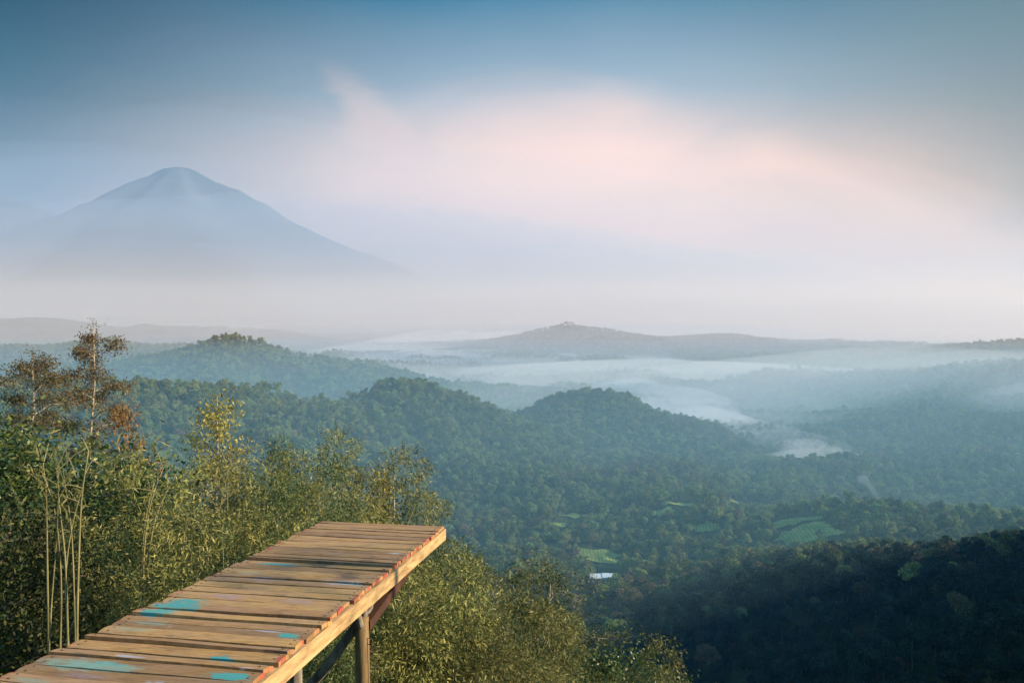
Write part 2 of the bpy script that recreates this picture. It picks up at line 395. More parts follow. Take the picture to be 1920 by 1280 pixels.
def height(x, y):
    x = np.asarray(x, float); y = np.asarray(y, float)
    r = np.hypot(x, y); az = np.degrees(np.arctan2(x, y))
    # near hill
    lr = np.log(r + 3.0); LRT = np.log(RT + 3.0)
    fa = np.interp(az, AZT, np.arange(len(AZT))); ia = np.clip(fa.astype(int), 0, len(AZT) - 2); ta = fa - ia
    fr = np.interp(lr, LRT, np.arange(len(RT))); ir = np.clip(fr.astype(int), 0, len(RT) - 2); tr = fr - ir
    z0 = (ZT[ia, ir] * (1 - ta) + ZT[ia + 1, ir] * ta) * (1 - tr) + (ZT[ia, ir + 1] * (1 - ta) + ZT[ia + 1, ir + 1] * ta) * tr
    nearw = np.clip((r - 12) / 60, 0, 1)
    z0 = z0 + nearw * fbm(x, y, 70, 4, 5) * np.clip(r * 0.06, 0, 9)
    out = z0
    gull = fbm(x, y, 260, 5, 21, True)
    gul2 = fbm(x, y, 120, 4, 33, True)
    for i, rd in enumerate(RIDGES):
        P = rd['P']
        m = (np.abs(x - P[:, 0].mean()) < (np.ptp(P[:, 0]) / 2 + 6 * rd['wb'])) & (np.abs(y - P[:, 1].mean()) < (np.ptp(P[:, 1]) / 2 + 6 * rd['wb']))
        if not m.any(): continue
        xm, ym = x[m], y[m]; b = np.full(xm.shape, 1e12); wsum = 0.0; z_ = 0.0; s_ = 0.0
        for a, c in zip(P[:-1], P[1:]):
            d = c[:2] - a[:2]; L2 = d @ d
            t = np.clip(((xm - a[0]) * d[0] + (ym - a[1]) * d[1]) / L2, 0, 1)
            qx, qy = a[0] + t * d[0], a[1] + t * d[1]
            dd = np.hypot(xm - qx, ym - qy)
            b = np.minimum(b, dd)
            wt = math.sqrt(L2) / (dd + 4.0) ** 3
            wsum = wsum + wt; z_ = z_ + wt * (a[2] + t * (c[2] - a[2])); s_ = s_ + wt * (np.hypot(qx, qy) - np.hypot(xm, ym))
        z_ = z_ / wsum; s_ = s_ / wsum
        fb = np.clip(s_ / (0.3 * rd['wf']) * 0.5 + 0.5, 0, 1); fb = fb * fb * (3 - 2 * fb)
        w = rd['wb'] + (rd['wf'] - rd['wb']) * fb
        # gullies bend the reach of the flank, zero at the crest
        w = w * (1 + 0.55 * gull[m] * 2 * np.clip(b / (0.6 * rd['wf']), 0, 1))
        sN = b / w
        prof = np.exp(-0.72 * sN ** 1.35 * rd['pw'])
        amp = (z_ - FLOOR)
        h = FLOOR - 6 + (amp + 6) * prof + gull[m] * np.clip(amp, 0, 120) * 0.75 * np.clip(sN, 0, 1) * np.exp(-sN * 0.7) + gul2[m] * np.clip(amp, 0, 60) * 0.75 * np.clip(sN * 1.3, 0, 1) * np.exp(-sN * 0.8)
        k = 5.0
        o = out[m]
        out[m] = np.maximum(o, h) + np.where(np.abs(o - h) < k, (k - np.abs(o - h)) ** 2 / (4 * k), 0)
    # volcano
    for (px, py, D, hw, sc) in ((335, 318, 16000, 1.0, 1.0), (-60, 352, 19000, 1.0, 0.7)):
        c = at(px, py, D); top = c.z + 60 * sc
        d = np.hypot(x - c.x, (y - c.y)) / D * F       # lateral distance, in photograph pixels at that depth
        ang = np.arctan2(y - c.y, x - c.x)
        d = d * 1.30 * (1 + 0.05 * np.sin(ang * 7 + 1) + 0.04 * np.sin(ang * 13) ) * np.where(x < c.x, 1.0, 0.93)
        hp = np.interp(d, [0, 30, 40, 75, 95, 135, 195, 245, 305, 400, 520, 640, 800], [271, 271, 266, 248, 240, 221, 192, 170, 146, 112, 66, 26, -12]) / F * c.y
        hp = hp + fbm(x, y, 1500, 4, 40 + int(D), True) * 190 * np.clip((d - 45) / 80, 0, 1) * np.clip((700 - d) / 300, 0, 1)
        hp = hp - 200 * np.clip(d / 1100, 0, 1)
        if sc < 1: hp = hp * ((590 - py) / 272)
        out = np.maximum(out, hp)
    far = np.clip((r - 60) / 300, 0, 1)
    out = out + far * fbm(x, y, 45, 3, 77) * 5.0 + far * np.clip((2600 - r) / 1200, 0, 1) * fbm(x, y, 190, 3, 61) * 22.0 * np.clip((FLOOR + 45 - out) / 40, 0.15, 1)
    return out

def build_ground():
    az = np.concatenate([np.linspace(-180, -48, 45)[:-1], np.linspace(-48, 48, 620), np.linspace(48, 180, 45)[1:]])
    r = np.concatenate([[0.0], np.geomspace(0.8, 48000, 880)])
    A, Rr = np.meshgrid(np.radians(az), r)
    X, Y = Rr * np.sin(A), Rr * np.cos(A)
    Z = height(X, Y)
    Z[0, :] = Z[0].mean()
    na = len(az)
    i = np.arange(len(r) - 1)[:, None] * na; j = np.arange(na - 1)[None]
    Q = np.stack([i + j, i + j + 1, i + na + j + 1, i + na + j], -1).reshape(-1, 4)
    V = np.stack([X, Y, Z], -1).reshape(-1, 3)
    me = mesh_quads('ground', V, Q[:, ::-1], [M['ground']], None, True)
    return tag(link('ground', me), 'forested hills and valley floor', None, None, 'structure')

def ground_mat():
    m, N, L = new_mat('ground')
    g = N.new('ShaderNodeNewGeometry')
    n1 = N.new('ShaderNodeTexNoise'); n1.inputs['Scale'].default_value = 0.012; n1.inputs['Detail'].default_value = 8; n1.inputs['Roughness'].default_value = 0.65
    n2 = N.new('ShaderNodeTexNoise'); n2.inputs['Scale'].default_value = 0.11; n2.inputs['Detail'].default_value = 6; n2.inputs['Roughness'].default_value = 0.75
    L.new(g.outputs['Position'], n1.inputs['Vector']); L.new(g.outputs['Position'], n2.inputs['Vector'])
    r1 = ramp_node(N, [(0.36, (0.018, 0.034, 0.016)), (0.50, (0.045, 0.062, 0.024)), (0.64, (0.095, 0.085, 0.042))])
    L.new(n1.outputs[0], r1.inputs[0])
    r2 = ramp_node(N, [(0.35, (0.35, 0.4, 0.4)), (0.65, (1.4, 1.35, 1.2))]); L.new(n2.outputs[0], r2.inputs[0])
    mx = N.new('ShaderNodeMix'); mx.data_type = 'RGBA'; mx.blend_type = 'MULTIPLY'; mx.inputs[0].default_value = 0.9
    L.new(r1.outputs[0], mx.inputs[6]); L.new(r2.outputs[0], mx.inputs[7])
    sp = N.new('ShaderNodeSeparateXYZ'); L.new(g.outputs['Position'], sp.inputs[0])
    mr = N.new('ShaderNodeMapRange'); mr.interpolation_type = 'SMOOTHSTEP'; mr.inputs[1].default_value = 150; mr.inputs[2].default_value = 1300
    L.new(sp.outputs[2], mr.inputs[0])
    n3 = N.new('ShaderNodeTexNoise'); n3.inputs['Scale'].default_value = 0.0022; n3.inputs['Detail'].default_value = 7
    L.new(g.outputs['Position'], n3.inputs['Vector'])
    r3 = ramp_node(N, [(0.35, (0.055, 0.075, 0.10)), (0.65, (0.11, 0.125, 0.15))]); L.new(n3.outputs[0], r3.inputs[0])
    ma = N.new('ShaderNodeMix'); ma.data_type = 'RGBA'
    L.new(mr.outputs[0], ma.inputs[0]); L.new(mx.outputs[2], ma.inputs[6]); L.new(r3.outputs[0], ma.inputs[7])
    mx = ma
    b = N.new('ShaderNodeBsdfPrincipled'); b.inputs['Roughness'].default_value = 0.95; b.inputs['Specular IOR Level'].default_value = 0.05
    L.new(mx.outputs[2], b.inputs['Base Color'])
    bp = N.new('ShaderNodeBump'); bp.inputs['Strength'].default_value = 0.8; bp.inputs['Distance'].default_value = 4.0
    L.new(n2.outputs[0], bp.inputs['Height']); L.new(bp.outputs[0], b.inputs['Normal'])
    o = N.new('ShaderNodeOutputMaterial'); L.new(b.outputs[0], o.inputs[0])
    return m
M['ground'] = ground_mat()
build_ground()

def ground_hit(px, py, r0=60, r1=9000):
    v = ray(px, py); h = math.hypot(v.x, v.y)
    rr = np.geomspace(r0, r1, 1500)
    g = height(rr * v.x / h, rr * v.y / h)
    k = np.nonzero(rr * v.z / h < g)[0]
    r = rr[k[0]] if len(k) else r1
    return Vector((r * v.x / h, r * v.y / h, float(height(np.array([r * v.x / h]), np.array([r * v.y / h]))[0])))

# ---------------------------------------------------------------- grassy clearings
def grass_mat(name, a, b):
    m, N, L = new_mat(name)
    g = N.new('ShaderNodeNewGeometry')
    n = N.new('ShaderNodeTexNoise'); n.inputs['Scale'].default_value = 0.09; n.inputs['Detail'].default_value = 5
    L.new(g.outputs['Position'], n.inputs['Vector'])
    w = N.new('ShaderNodeTexWave'); w.inputs['Scale'].default_value = 0.12; w.inputs['Distortion'].default_value = 5.0; w.inputs['Detail'].default_value = 3
    L.new(g.outputs['Position'], w.inputs['Vector'])
    ad = N.new('ShaderNodeMath'); ad.operation = 'MULTIPLY_ADD'; ad.inputs[1].default_value = 0.3; L.new(w.outputs[1], ad.inputs[0]); L.new(n.outputs[0], ad.inputs[2])
    rp = ramp_node(N, [(0.45, a), (0.85, b)]); L.new(ad.outputs[0], rp.inputs[0])
    bs = N.new('ShaderNodeBsdfPrincipled'); bs.inputs['Roughness'].default_value = 0.9; bs.inputs['Specular IOR Level'].default_value = 0.1
    L.new(rp.outputs[0], bs.inputs['Base Color'])
    o = N.new('ShaderNodeOutputMaterial'); L.new(bs.outputs[0], o.inputs[0])
    return m
M['grass'] = grass_mat('grass', (0.10, 0.15, 0.035), (0.24, 0.27, 0.07))
CLEAR = []
def clearing(px, py, rx, ry, seed):
    c = ground_hit(px, py)
    dd = math.hypot(c.x, c.y); rx = rx / F * dd; ry = ry / F * dd / math.sin(math.atan2(-c.z, dd))
    az = math.atan2(c.x, c.y)
    rng = np.random.default_rng(seed)
    ph = rng.uniform(0, 6.28, 4)
    na, nr = 48, 10
    a = np.linspace(0, 2 * np.pi, na, endpoint=False)
    rad = 1 + 0.22 * np.sin(2 * a + ph[0]) + 0.18 * np.sin(3 * a + ph[1]) + 0.14 * np.sin(7 * a + ph[2]) + .08 * np.sin(13 * a + ph[3])
    f = np.linspace(0.02, 1, nr)
    lx = (f[:, None] * rad * np.cos(a)) * rx; ly = (f[:, None] * rad * np.sin(a)) * ry
    X = c.x + lx * math.cos(az) + ly * math.sin(az); Y = c.y - lx * math.sin(az) + ly * math.cos(az)
    Z = height(X, Y) + 0.9
    i = np.arange(nr - 1)[:, None] * na; j = np.arange(na)[None]; j2 = (j + 1) % na
    Q = np.stack([i + j, i + na + j, i + na + j2, i + j2], -1).reshape(-1, 4)
    o = link('grass_field', mesh_quads('grass_field', np.stack([X, Y, Z], -1).reshape(-1, 3), Q, [M['grass']], None, True))
    tag(o, 'bright green field between the valley trees', None, None, 'structure')
    CLEAR.append((c.x, c.y, az, rx + 1, ry + 3))
for i, a in enumerate([(1395, 953, 34, 6), (1440, 966, 38, 6), (1400, 972, 18, 4), (1490, 978, 38, 5), (1525, 990, 30, 5), (1500, 1003, 42, 6), (1560, 1000, 20, 4), (1125, 1043, 44, 6), (1085, 967, 34, 4), (1270, 945, 30, 3), (1138, 1095, 34, 13), (1325, 992, 22, 3), (1240, 962, 20, 3), (1050, 985, 16, 3)]):
    clearing(*a, i)
def in_clear(x, y):
    x = x + (np.random.default_rng(1).normal(0, 3.0, x.shape))
    m = np.zeros(x.shape, bool)
    for cx, cy, az, rx, ry in CLEAR:
        dx, dy = x - cx, y - cy
        lx = dx * math.cos(az) - dy * math.sin(az); ly = dx * math.sin(az) + dy * math.cos(az)
        ly = np.where(ly < 0, np.minimum(0, ly + 12), ly)
        m |= (lx / rx) ** 2 + (ly / ry) ** 2 < 1
    return m

# small long shed with a pale metal roof
def metal_mat(name, c, rough=0.4, metal=0.3):
    m, N, L = new_mat(name)
    tc = N.new('ShaderNodeTexCoord'); w = N.new('ShaderNodeTexWave'); w.inputs['Scale'].default_value = 3.0
    L.new(tc.outputs['Object'], w.inputs[0])
    n = N.new('ShaderNodeTexNoise'); n.inputs['Scale'].default_value = 0.6; L.new(tc.outputs['Object'], n.inputs[0])
    rp = ramp_node(N, [(0.3, tuple(x * 0.75 for x in c)), (0.7, c)]); L.new(n.outputs[0], rp.inputs[0])
    b = N.new('ShaderNodeBsdfPrincipled'); b.inputs['Roughness'].default_value = rough; b.inputs['Metallic'].default_value = metal
    L.new(rp.outputs[0], b.inputs['Base Color'])
    bp = N.new('ShaderNodeBump'); bp.inputs['Strength'].default_value = 0.3; L.new(w.outputs[0], bp.inputs['Height']); L.new(bp.outputs[0], b.inputs['Normal'])
    o = N.new('ShaderNodeOutputMaterial'); L.new(b.outputs[0], o.inputs[0])
    return m
M['roof'] = metal_mat('roof_metal', (0.62, 0.68, 0.70), 0.5, 0.0)
M['plaster'] = metal_mat('plaster', (0.45, 0.44, 0.40), 0.9, 0.0)
M['dark_wood'] = bark_mat('dark_wood', (0.05, 0.035, 0.025), (0.12, 0.085, 0.06))
def shed(px, py, ln, dp, label, name='shed'):
    c = ground_hit(px, py); az = math.atan2(c.x, c.y)
    CLEAR.append((c.x, c.y - 20, az, 19, 36))
    e = empty(name, (c.x, c.y, c.z + 0.6), -az + 0.12)
    tag(e, label, name)
    q = QB(); q.box((-ln/2, -dp/2, -1.5), (ln/2, dp/2, 2.6)); q.build('wall', [M['plaster']], e)
    for i, (a, b_, dz) in enumerate(((-ln/2 - .6, -ln*0.06, 0.0), (-ln*0.06, ln*0.22, 0.35), (ln*0.22, ln/2 + .6, 0.1))):
        q = QB(); h = 4.4 + dz; t = .12
        for s in (-1, 1):
            y1 = s * (dp/2 + .7)
            q.add([(a, y1, 2.5+dz), (b_-.05, y1, 2.5+dz), (b_-.05, 0, h), (a, 0, h), (a, y1, 2.5+dz+t), (b_-.05, y1, 2.5+dz+t), (b_-.05, 0, h+t), (a, 0, h+t)],
                  [(0,1,2,3),(4,7,6,5),(0,4,5,1),(1,5,6,2),(3,2,6,7),(0,3,7,4)])
        q.build('roof', [M['roof']], e)
    q = QB(); q.box((-ln*.1, -dp/2 - .05, -.8), (-ln*.1 + 1.6, -dp/2 + .02, 1.6)); q.build('door', [M['dark_wood']], e)
    for k in range(3):
        q = QB(); q.box((ln*(.05 + .13*k), -dp/2 - .04, .4), (ln*(.05 + .13*k) + 1.2, -dp/2 + .02, 1.5)); q.build('window', [M['dark_wood']], e)
shed(1131, 1088, 18, 8, 'long low shed with a bright pale blue metal roof in a clearing')


# ---------------------------------------------------------------- haze and mist
def volume_mat(name, color, density, aniso=0.0):
    m, N, L = new_mat(name)
    v = N.new('ShaderNodeVolumePrincipled')
    v.inputs['Color'].default_value = (*color, 1)
    v.inputs['Density'].default_value = density
    v.inputs['Anisotropy'].default_value = aniso
    o = N.new('ShaderNodeOutputMaterial'); L.new(v.outputs[0], o.inputs['Volume'])
    m.cycles.homogeneous_volume = True
    return m

def haze_box(name, lo, hi, color, density, label, aniso=0.0):
    q = QB().box(lo, hi)
    o = q.build(name, [volume_mat(name, color, density, aniso)])
    return tag(o, label, name.replace('_', ' ') if name != 'haze' else None, None, 'stuff')

haze_box('haze', (-34000, -9000, -262), (34000, 50000, 3320), (0.05, 0.50, 0.90), 1.2e-5, 'pale blue morning haze over the whole valley', 0.12)
haze_box('valley_haze', (-33000, 620, -259), (33000, 25000, 330), (0.985, 0.91, 0.90), 1.3e-4, 'denser low haze between the ridges', 0.12)
haze_box('low_mist', (-30000, 270, -256), (30000, 1550, -45), (0.38, 0.76, 1.0), 5.0e-4, 'bluish mist low over the wooded slopes')
for i, (top, dn) in enumerate(((-60, 7e-5), (35, 5e-5), (150, 4e-5), (300, 2.5e-5))):
    haze_box('far_mist', (-29500 + 50 * i, 1650 + 40 * i, -254 + .3 * i), (29500 - 50 * i, 9500 + 900 * i, top), (0.86, 0.86, 0.95), dn, 'lavender mist over the far ridges')
haze_box('horizon_mist', (-28500, 5200, -251), (28500, 20000, 190), (0.96, 0.92, 0.94), 5e-5, 'thin bright mist along the horizon')
haze_box('valley_fog', (-950, 1230, -253), (29000, 10000, -160), (0.998, 0.975, 0.975), 2.2e-3, 'pale fog lying in the far valley')

def mist_bank(cx, cy, cz, rx, ry, rz, dens, seed, label, color=(0.998, 0.98, 0.98)):
    """soft lens of mist with an uneven outline"""
    rng = np.random.default_rng(seed); ph = rng.uniform(0, 6.28, 6)
    nu, nv = 48, 16
    u = np.linspace(0, 2 * np.pi, nu, endpoint=False); v = np.linspace(-np.pi / 2 + .02, np.pi / 2 - .02, nv)
    U, W = np.meshgrid(u, v)
    k = 1 + .20 * np.sin(2 * U + ph[0]) + .13 * np.sin(3 * U + ph[1]) + .08 * np.sin(7 * U + ph[2]) + .06 * np.sin(5 * W + ph[3])
    X = cx + rx * k * np.cos(W) * np.cos(U); Y = cy + ry * k * np.cos(W) * np.sin(U)
    Z = cz + rz * np.sin(W) * (1 + .25 * np.sin(3 * U + ph[4]) * np.cos(W))
    i = np.arange(nv - 1)[:, None] * nu; j = np.arange(nu)[None]; j2 = (j + 1) % nu
    Q = np.stack([i + j, i + j2, i + nu + j2, i + nu + j], -1).reshape(-1, 4).tolist()
    V = np.stack([X, Y, Z], -1).reshape(-1, 3)
    for base, flip in ((0, True), ((nv - 1) * nu, False)):      # close the poles
        for t in range(0, nu - 2, 2):
            q = [base, base + t + 1, base + t + 2, base + min(t + 3, nu - 1)]
            if len(set(q)) < 4: continue
            Q.append(q[::-1] if flip else q)
    me = mesh_quads('mist_bank', V, np.array(Q), [volume_mat('mist', color, dens)])
    tag(link('mist_bank', me), label, None, None, 'stuff')
mist_bank(900, 1500, -150, 560, 430, 85, 1.7e-3, 1, 'bright mist lying over the hills at centre right')
mist_bank(420, 2350, -176, 520, 430, 42, 3.0e-3, 2, 'white mist pooled behind the round hill')
mist_bank(290, 1500, -186, 130, 260, 22, 5.0e-3, 3, 'tongue of white mist winding down the valley')
mist_bank(345, 1330, -184, 80, 160, 22, 6.5e-3, 14, 'white mist strip along the winding valley')
mist_bank(400, 1150, -184, 75, 110, 18, 4.5e-3, 15, 'short white mist strip nearer in the winding valley')
mist_bank(300, 1800, -180, 150, 240, 26, 5.0e-3, 16, 'white mist spreading where the valley widens')
mist_bank(395, 1010, -186, 75, 120, 16, 8e-3, 4, 'thin wisp of mist over the valley floor')
mist_bank(250, 3150, -120, 1900, 480, 90, 3.2e-4, 21, 'blue haze in front of the broad far hill', (0.5, 0.68, 0.98))
mist_bank(-280, 3300, -176, 360, 300, 30, 4.0e-3, 5, 'white mist behind the peaked hill')
mist_bank(1150, 1000, -140, 430, 380, 70, 1.5e-3, 6, 'pale mist over the right hand slopes')
for i, (rz, dn) in enumerate(((480, 3.2e-4), (950, 2.6e-4), (1550, 1.9e-4), (2150, 1.1e-4), (2800, 6e-5))):
    mist_bank(-4200 - 200 * i, 11300 - 120 * i, 60, 9500 + 700 * i, 1700 + 130 * i, rz, dn, 70 + i, 'haze rising in front of the volcano', [(0.93, 0.88, 0.90), (0.85, 0.83, 0.90), (0.60, 0.72, 0.88), (0.5, 0.68, 0.88), (0.45, 0.66, 0.88)][i])

def smoke(px, py, D, hgt, r0, r1, lean, dens, label):
    b = at(px, py, D); rng = np.random.default_rng(px)
    t = np.linspace(0, 1, 14)
    P = np.column_stack([b.x + lean * t ** 1.5 * hgt + rng.normal(0, .03, 14) * hgt * t, np.full(14, b.y), b.z - 6 + t * hgt])
    rad = (r0 + (r1 - r0) * t) * (1 + .3 * rng.normal(0, .5, 14)).clip(.5, 1.5); rad[0] = rad[-1] = .05
    o = QB().tube(P, rad, 14).build('smoke', [volume_mat('smoke', (0.99, 0.98, 0.99), dens)], None, True)
    tag(o, label, None, None, 'stuff')
smoke(1197, 727, 2300, 62, 3, 15, -.12, 0.02, 'thin white smoke column rising from the misty valley')
smoke(1650, 935, 860, 30, 1.5, 5, -.7, 0.02, 'drifting white smoke over the trees at right')

# ---------------------------------------------------------------- plant builders
def unit(v): return v / (np.linalg.norm(v) + 1e-9)

def gen_tree(seed, H=10, tr=0.16, cb=0.35, CR=3.0, nl=12, ns=6, shape='round', ncl=10, leafL=0.2, wr=0.45, cs=0.35, flat=0.0,
             droop=0.1, bend=0.05, up=0.35, extra=0, k=7, blobs=True, cflat=1.0):
    rng = np.random.default_rng(seed)
    w, f = QB(), QB()
    t = np.linspace(0, 1, 9)
    off = np.cumsum(rng.normal(0, bend * H / 9, (9, 2)), axis=0) * np.array([1, 1]); off -= off[0]
    T = np.column_stack([off, t * H * 0.94 - 0.0])
    T[0, 2] = -0.9
    w.tube(T, tr * (1 - 0.82 * t), k)
    tips = []
    tiers = [0.30, 0.62, 0.93]
    for i in range(nl):
        u = (i + rng.uniform(0.1, 0.9)) / nl
        if shape == 'umbrella': u = tiers[i % 3] + rng.uniform(-.13, .07)
        tt = cb + (0.97 - cb) * min(u, 0.99)
        s = np.array([np.interp(tt, t, T[:, 0]), np.interp(tt, t, T[:, 1]), np.interp(tt, t, T[:, 2])])
        if shape == 'round': R_ = CR * math.sqrt(max(0.05, 1 - (1.85 * u - 0.85) ** 2))
        elif shape == 'cone': R_ = CR * (1.05 - 0.9 * u)
        elif shape == 'spire': R_ = CR * (1.0 - 0.75 * u)
        elif shape == 'umbrella': R_ = CR * [1.0, 0.85, 0.5][i % 3]
        else: R_ = CR * (0.45 + 0.6 * u)
        R_ *= rng.uniform(0.35, 1.2) if shape == 'umbrella' else rng.uniform(0.7, 1.12)
        a = i * 2.399 + rng.uniform(-.5, .5)
        d = np.array([math.cos(a), math.sin(a), 0])
        q = np.linspace(0, 1, 6)
        rise = R_ * up * rng.uniform(0.5, 1.4)
        P = s + q[:, None] * d * R_ + np.column_stack([np.zeros(6), np.zeros(6), rise * np.sin(q * 1.9)])
        P[1:] += rng.normal(0, 0.035 * R_, (5, 3))
        r0 = tr * (1 - 0.82 * tt) * 0.62
        w.tube(P, r0 * (1 - 0.75 * q), 5)
        for j in range(ns):
            v = rng.uniform(0.35, 1.0) if j else 1.0
            b = np.array([np.interp(v, q, P[:, c]) for c in range(3)])
            dd = unit(d * 0.6 + rng.normal(0, 0.75, 3) + np.array([0, 0, 0.25]))
            dd[2] *= cflat
            Ls = R_ * 0.42 * rng.uniform(0.5, 1.1)
            e = b + dd * Ls
            w.tube(np.array([b, (b + e) / 2 + rng.normal(0, .04, 3), e]), [r0 * 0.3, r0 * 0.2, r0 * 0.1], 4)
            tips.append(e); tips.append((b + e) / 2 + rng.normal(0, 0.1, 3))
    tips.append(T[-1])
    tips = np.array(tips)
    n = len(tips) * ncl
    C = np.repeat(tips, ncl, axis=0) + rng.normal(0, cs, (n, 3)) * np.array([1, 1, 1 - flat])
    f.leaves(C, leafL, wr, rng, droop, flat=flat * 0.8)
    return w, f

def gen_bamboo(seed, H=11, nc=15, nb=5, nlf=1500, R0=1.1, leafL=0.086, arch=0.22):
    """culms that carry rounded feathery plumes of small leaves"""
    rng = np.random.default_rng(seed)
    culms, f = [], QB()
    for i in range(nc):
        a = i * 2.399 + rng.uniform(-.4, .4); d = np.array([math.cos(a), math.sin(a)])
        b = d * R0 * math.sqrt((i + .5) / nc); h = H * rng.uniform(0.55, 1.0) * (1.0 if i < nc * .6 else .82); ar = arch * rng.uniform(0.4, 1.3)
        t = np.linspace(0, 1, 9)
        xy = b + d * (ar * h * t[:, None] ** 1.8) + rng.normal(0, .05, (9, 2)) * t[:, None]
        z = h * (t - 0.13 * t ** 5) - 0.8 * (1 - t)
        P = np.column_stack([xy, z])
        culms.append(QB().tube(P, 0.028 * (1 - 0.8 * t), 6))
        for j in range(nb):
            tv = 0.98 - j * rng.uniform(.15, .21)
            c = np.array([np.interp(tv, t, P[:, k]) for k in range(3)])
            c[:2] += d * rng.uniform(-.1, .5) + rng.normal(0, .22, 2)
            rad = np.array([.56, .56, .48]) * rng.uniform(.65, 1.3) * (1.15 if j else .8)
            n = int(nlf * (rad[0] / .56) ** 2)
            # sprays on the plume: short twigs each with a few leaves pointing out and down
            nt = n // 9
            u = rng.normal(size=(nt, 3)); u /= np.linalg.norm(u, axis=1)[:, None]
            rr_ = rng.uniform(.35, 1.0, nt) ** .6 * rng.uniform(.85, 1.25, nt)
            s0 = c + u * rad * rr_[:, None]
            C = np.repeat(s0, 9, 0) + rng.normal(0, .06, (nt * 9, 3))
            f.leaves(C, leafL, 0.21, rng, 0.30, updir=np.repeat(u, 9, 0))
    return culms, f

def make_plant(name, w, f, wm, fm, label, cat, loc=(0, 0, 0), foliage='crown'):
    e = empty(name, loc); tag(e, label, cat)
    if isinstance(w, list):
        for c in w: c.build('culm', [wm], e, True)
    else: w.build('trunk', [wm], e, True)
    f.build(foliage, [fm], e)
    return e

def dup(root, loc, rz=0.0, scale=1.0, label=None, group=None):
    r = root.copy(); COL.objects.link(r); r.location = loc; r.rotation_euler = (0, 0, rz)
    r.scale = scale if isinstance(scale, tuple) else (scale,) * 3
    if label: r["label"] = label
    if group: r["group"] = group
    for ch in root.children:
        c = ch.copy(); COL.objects.link(c); c.parent = r
        for g in ch.children:
            d = g.copy(); COL.objects.link(d); d.parent = c
    return r

def gz(x, y): return float(height(np.array([x]), np.array([y]))[0])
def spot(px, D):
    v = ray(px, 900); h = math.hypot(v.x, v.y)
    x, y = v.x / h * D, v.y / h * D
    return x, y, gz(x, y)

class Kind:
    """first placement moves the built plant itself, later ones copy it"""
    def __init__(s, root, H): s.root, s.H, s.used = root, H, False
    def put(s, x, y, h, label, group=None, rz=None, wide=1.0):
        sc = h / s.H; z = gz(x, y) - 0.05
        rz = random.uniform(0, 6.28) if rz is None else rz
        if not s.used:
            s.used = True; o = s.root
            o.location = (x, y, z); o.rotation_euler = (0, 0, rz)
            o["label"] = label
            if group: o["group"] = group
        else: o = dup(s.root, (x, y, z), rz, 1, label, group)
        sw = min(sc, 1.12 + 0.25 * max(0, sc - 1.12)) * wide
        o.scale = (sw, sw, sc)
        if group is None and "group" in o: del o["group"]
        return o
    def top(s, px, py, D, label, group=None, rz=None, wide=1.0):
        x, y, z = spot(px, D)
        return s.put(x, y, at(px, py, D).z - z, label, group, rz, wide)

random.seed(11)
def bamboo_kind(seed, leaf, **k):
    c, f = gen_bamboo(seed, **k)
    top = max(v[:, 2].max() for v in f.v) * 0.955
    return Kind(make_plant('bamboo_clump', c, f, M['culm_green'], M[leaf], '', 'bamboo', foliage='foliage'), top)
BAM = [bamboo_kind(1, 'bamboo_leaf', H=11, nc=15), bamboo_kind(2, 'bamboo_leaf', H=10, nc=15, arch=.27), bamboo_kind(3, 'bamboo_leaf_dark', H=12, nc=14), bamboo_kind(4, 'bamboo_leaf', H=9, nc=14, arch=.2)]
def tree_kind(name, H, wm, fm, cat='tree', **k):
    w, f = gen_tree(H=H, **k)
    top = max(v[:, 2].max() for v in f.v)
    return Kind(make_plant(name, w, f, M[wm], M[fm], '', cat), top * 0.98)
BROAD = [tree_kind('broadleaf_tree', 10, 'bark', 'broad_leaf', seed=21, CR=3.6, nl=20, ns=8, ncl=100, leafL=0.125, wr=0.5, cs=0.40, cb=0.2),
         tree_kind('broadleaf_tree', 9, 'bark', 'green_leaf', seed=22, CR=3.3, nl=18, ns=8, ncl=96, leafL=0.115, wr=0.45, cs=0.38, cb=0.2)]
UMB = [tree_kind('umbrella_tree', 20, 'pale_bark', 'red_leaf', seed=31, shape='round', CR=1.75, nl=14, ns=8, ncl=42, leafL=0.12, wr=0.4, cs=0.24, flat=0.5, cb=0.72, bend=0.13, up=0.25, cflat=0.45, tr=0.15),
       tree_kind('umbrella_tree', 18, 'pale_bark', 'red_leaf', seed=34, shape='round', CR=1.9, nl=13, ns=8, ncl=42, leafL=0.12, wr=0.4, cs=0.26, flat=0.5, cb=0.80, bend=0.13, up=0.2, cflat=0.45, tr=0.14)]
YEL = tree_kind('yellow_leaved_tree', 14, 'pale_bark', 'yellow_leaf', seed=41, shape='cone', CR=2.4, nl=30, ns=5, ncl=26, leafL=0.12, wr=0.42, cs=0.20, cb=0.35, bend=.05, tr=.12, up=.5)
ORA = tree_kind('orange_leaved_tree', 12, 'bark', 'orange_leaf', seed=42, shape='round', CR=0.95, nl=12, ns=5, ncl=22, leafL=0.12, wr=0.45, cs=0.24, cb=0.6, tr=.10)
SPI = tree_kind('slender_tree', 11, 'pale_bark', 'yellow_leaf', seed=43, shape='spire', CR=0.75, nl=22, ns=4, ncl=20, leafL=0.11, wr=0.4, cs=0.16, cb=0.45, bend=.02, tr=.08, up=.8)
PAL = tree_kind('sparse_tree', 11, 'pale_bark', 'green_leaf', seed=44, shape='round', CR=2.0, nl=14, ns=6, ncl=18, leafL=0.11, wr=0.4, cs=0.24, cb=0.4, tr=.09, up=.6)
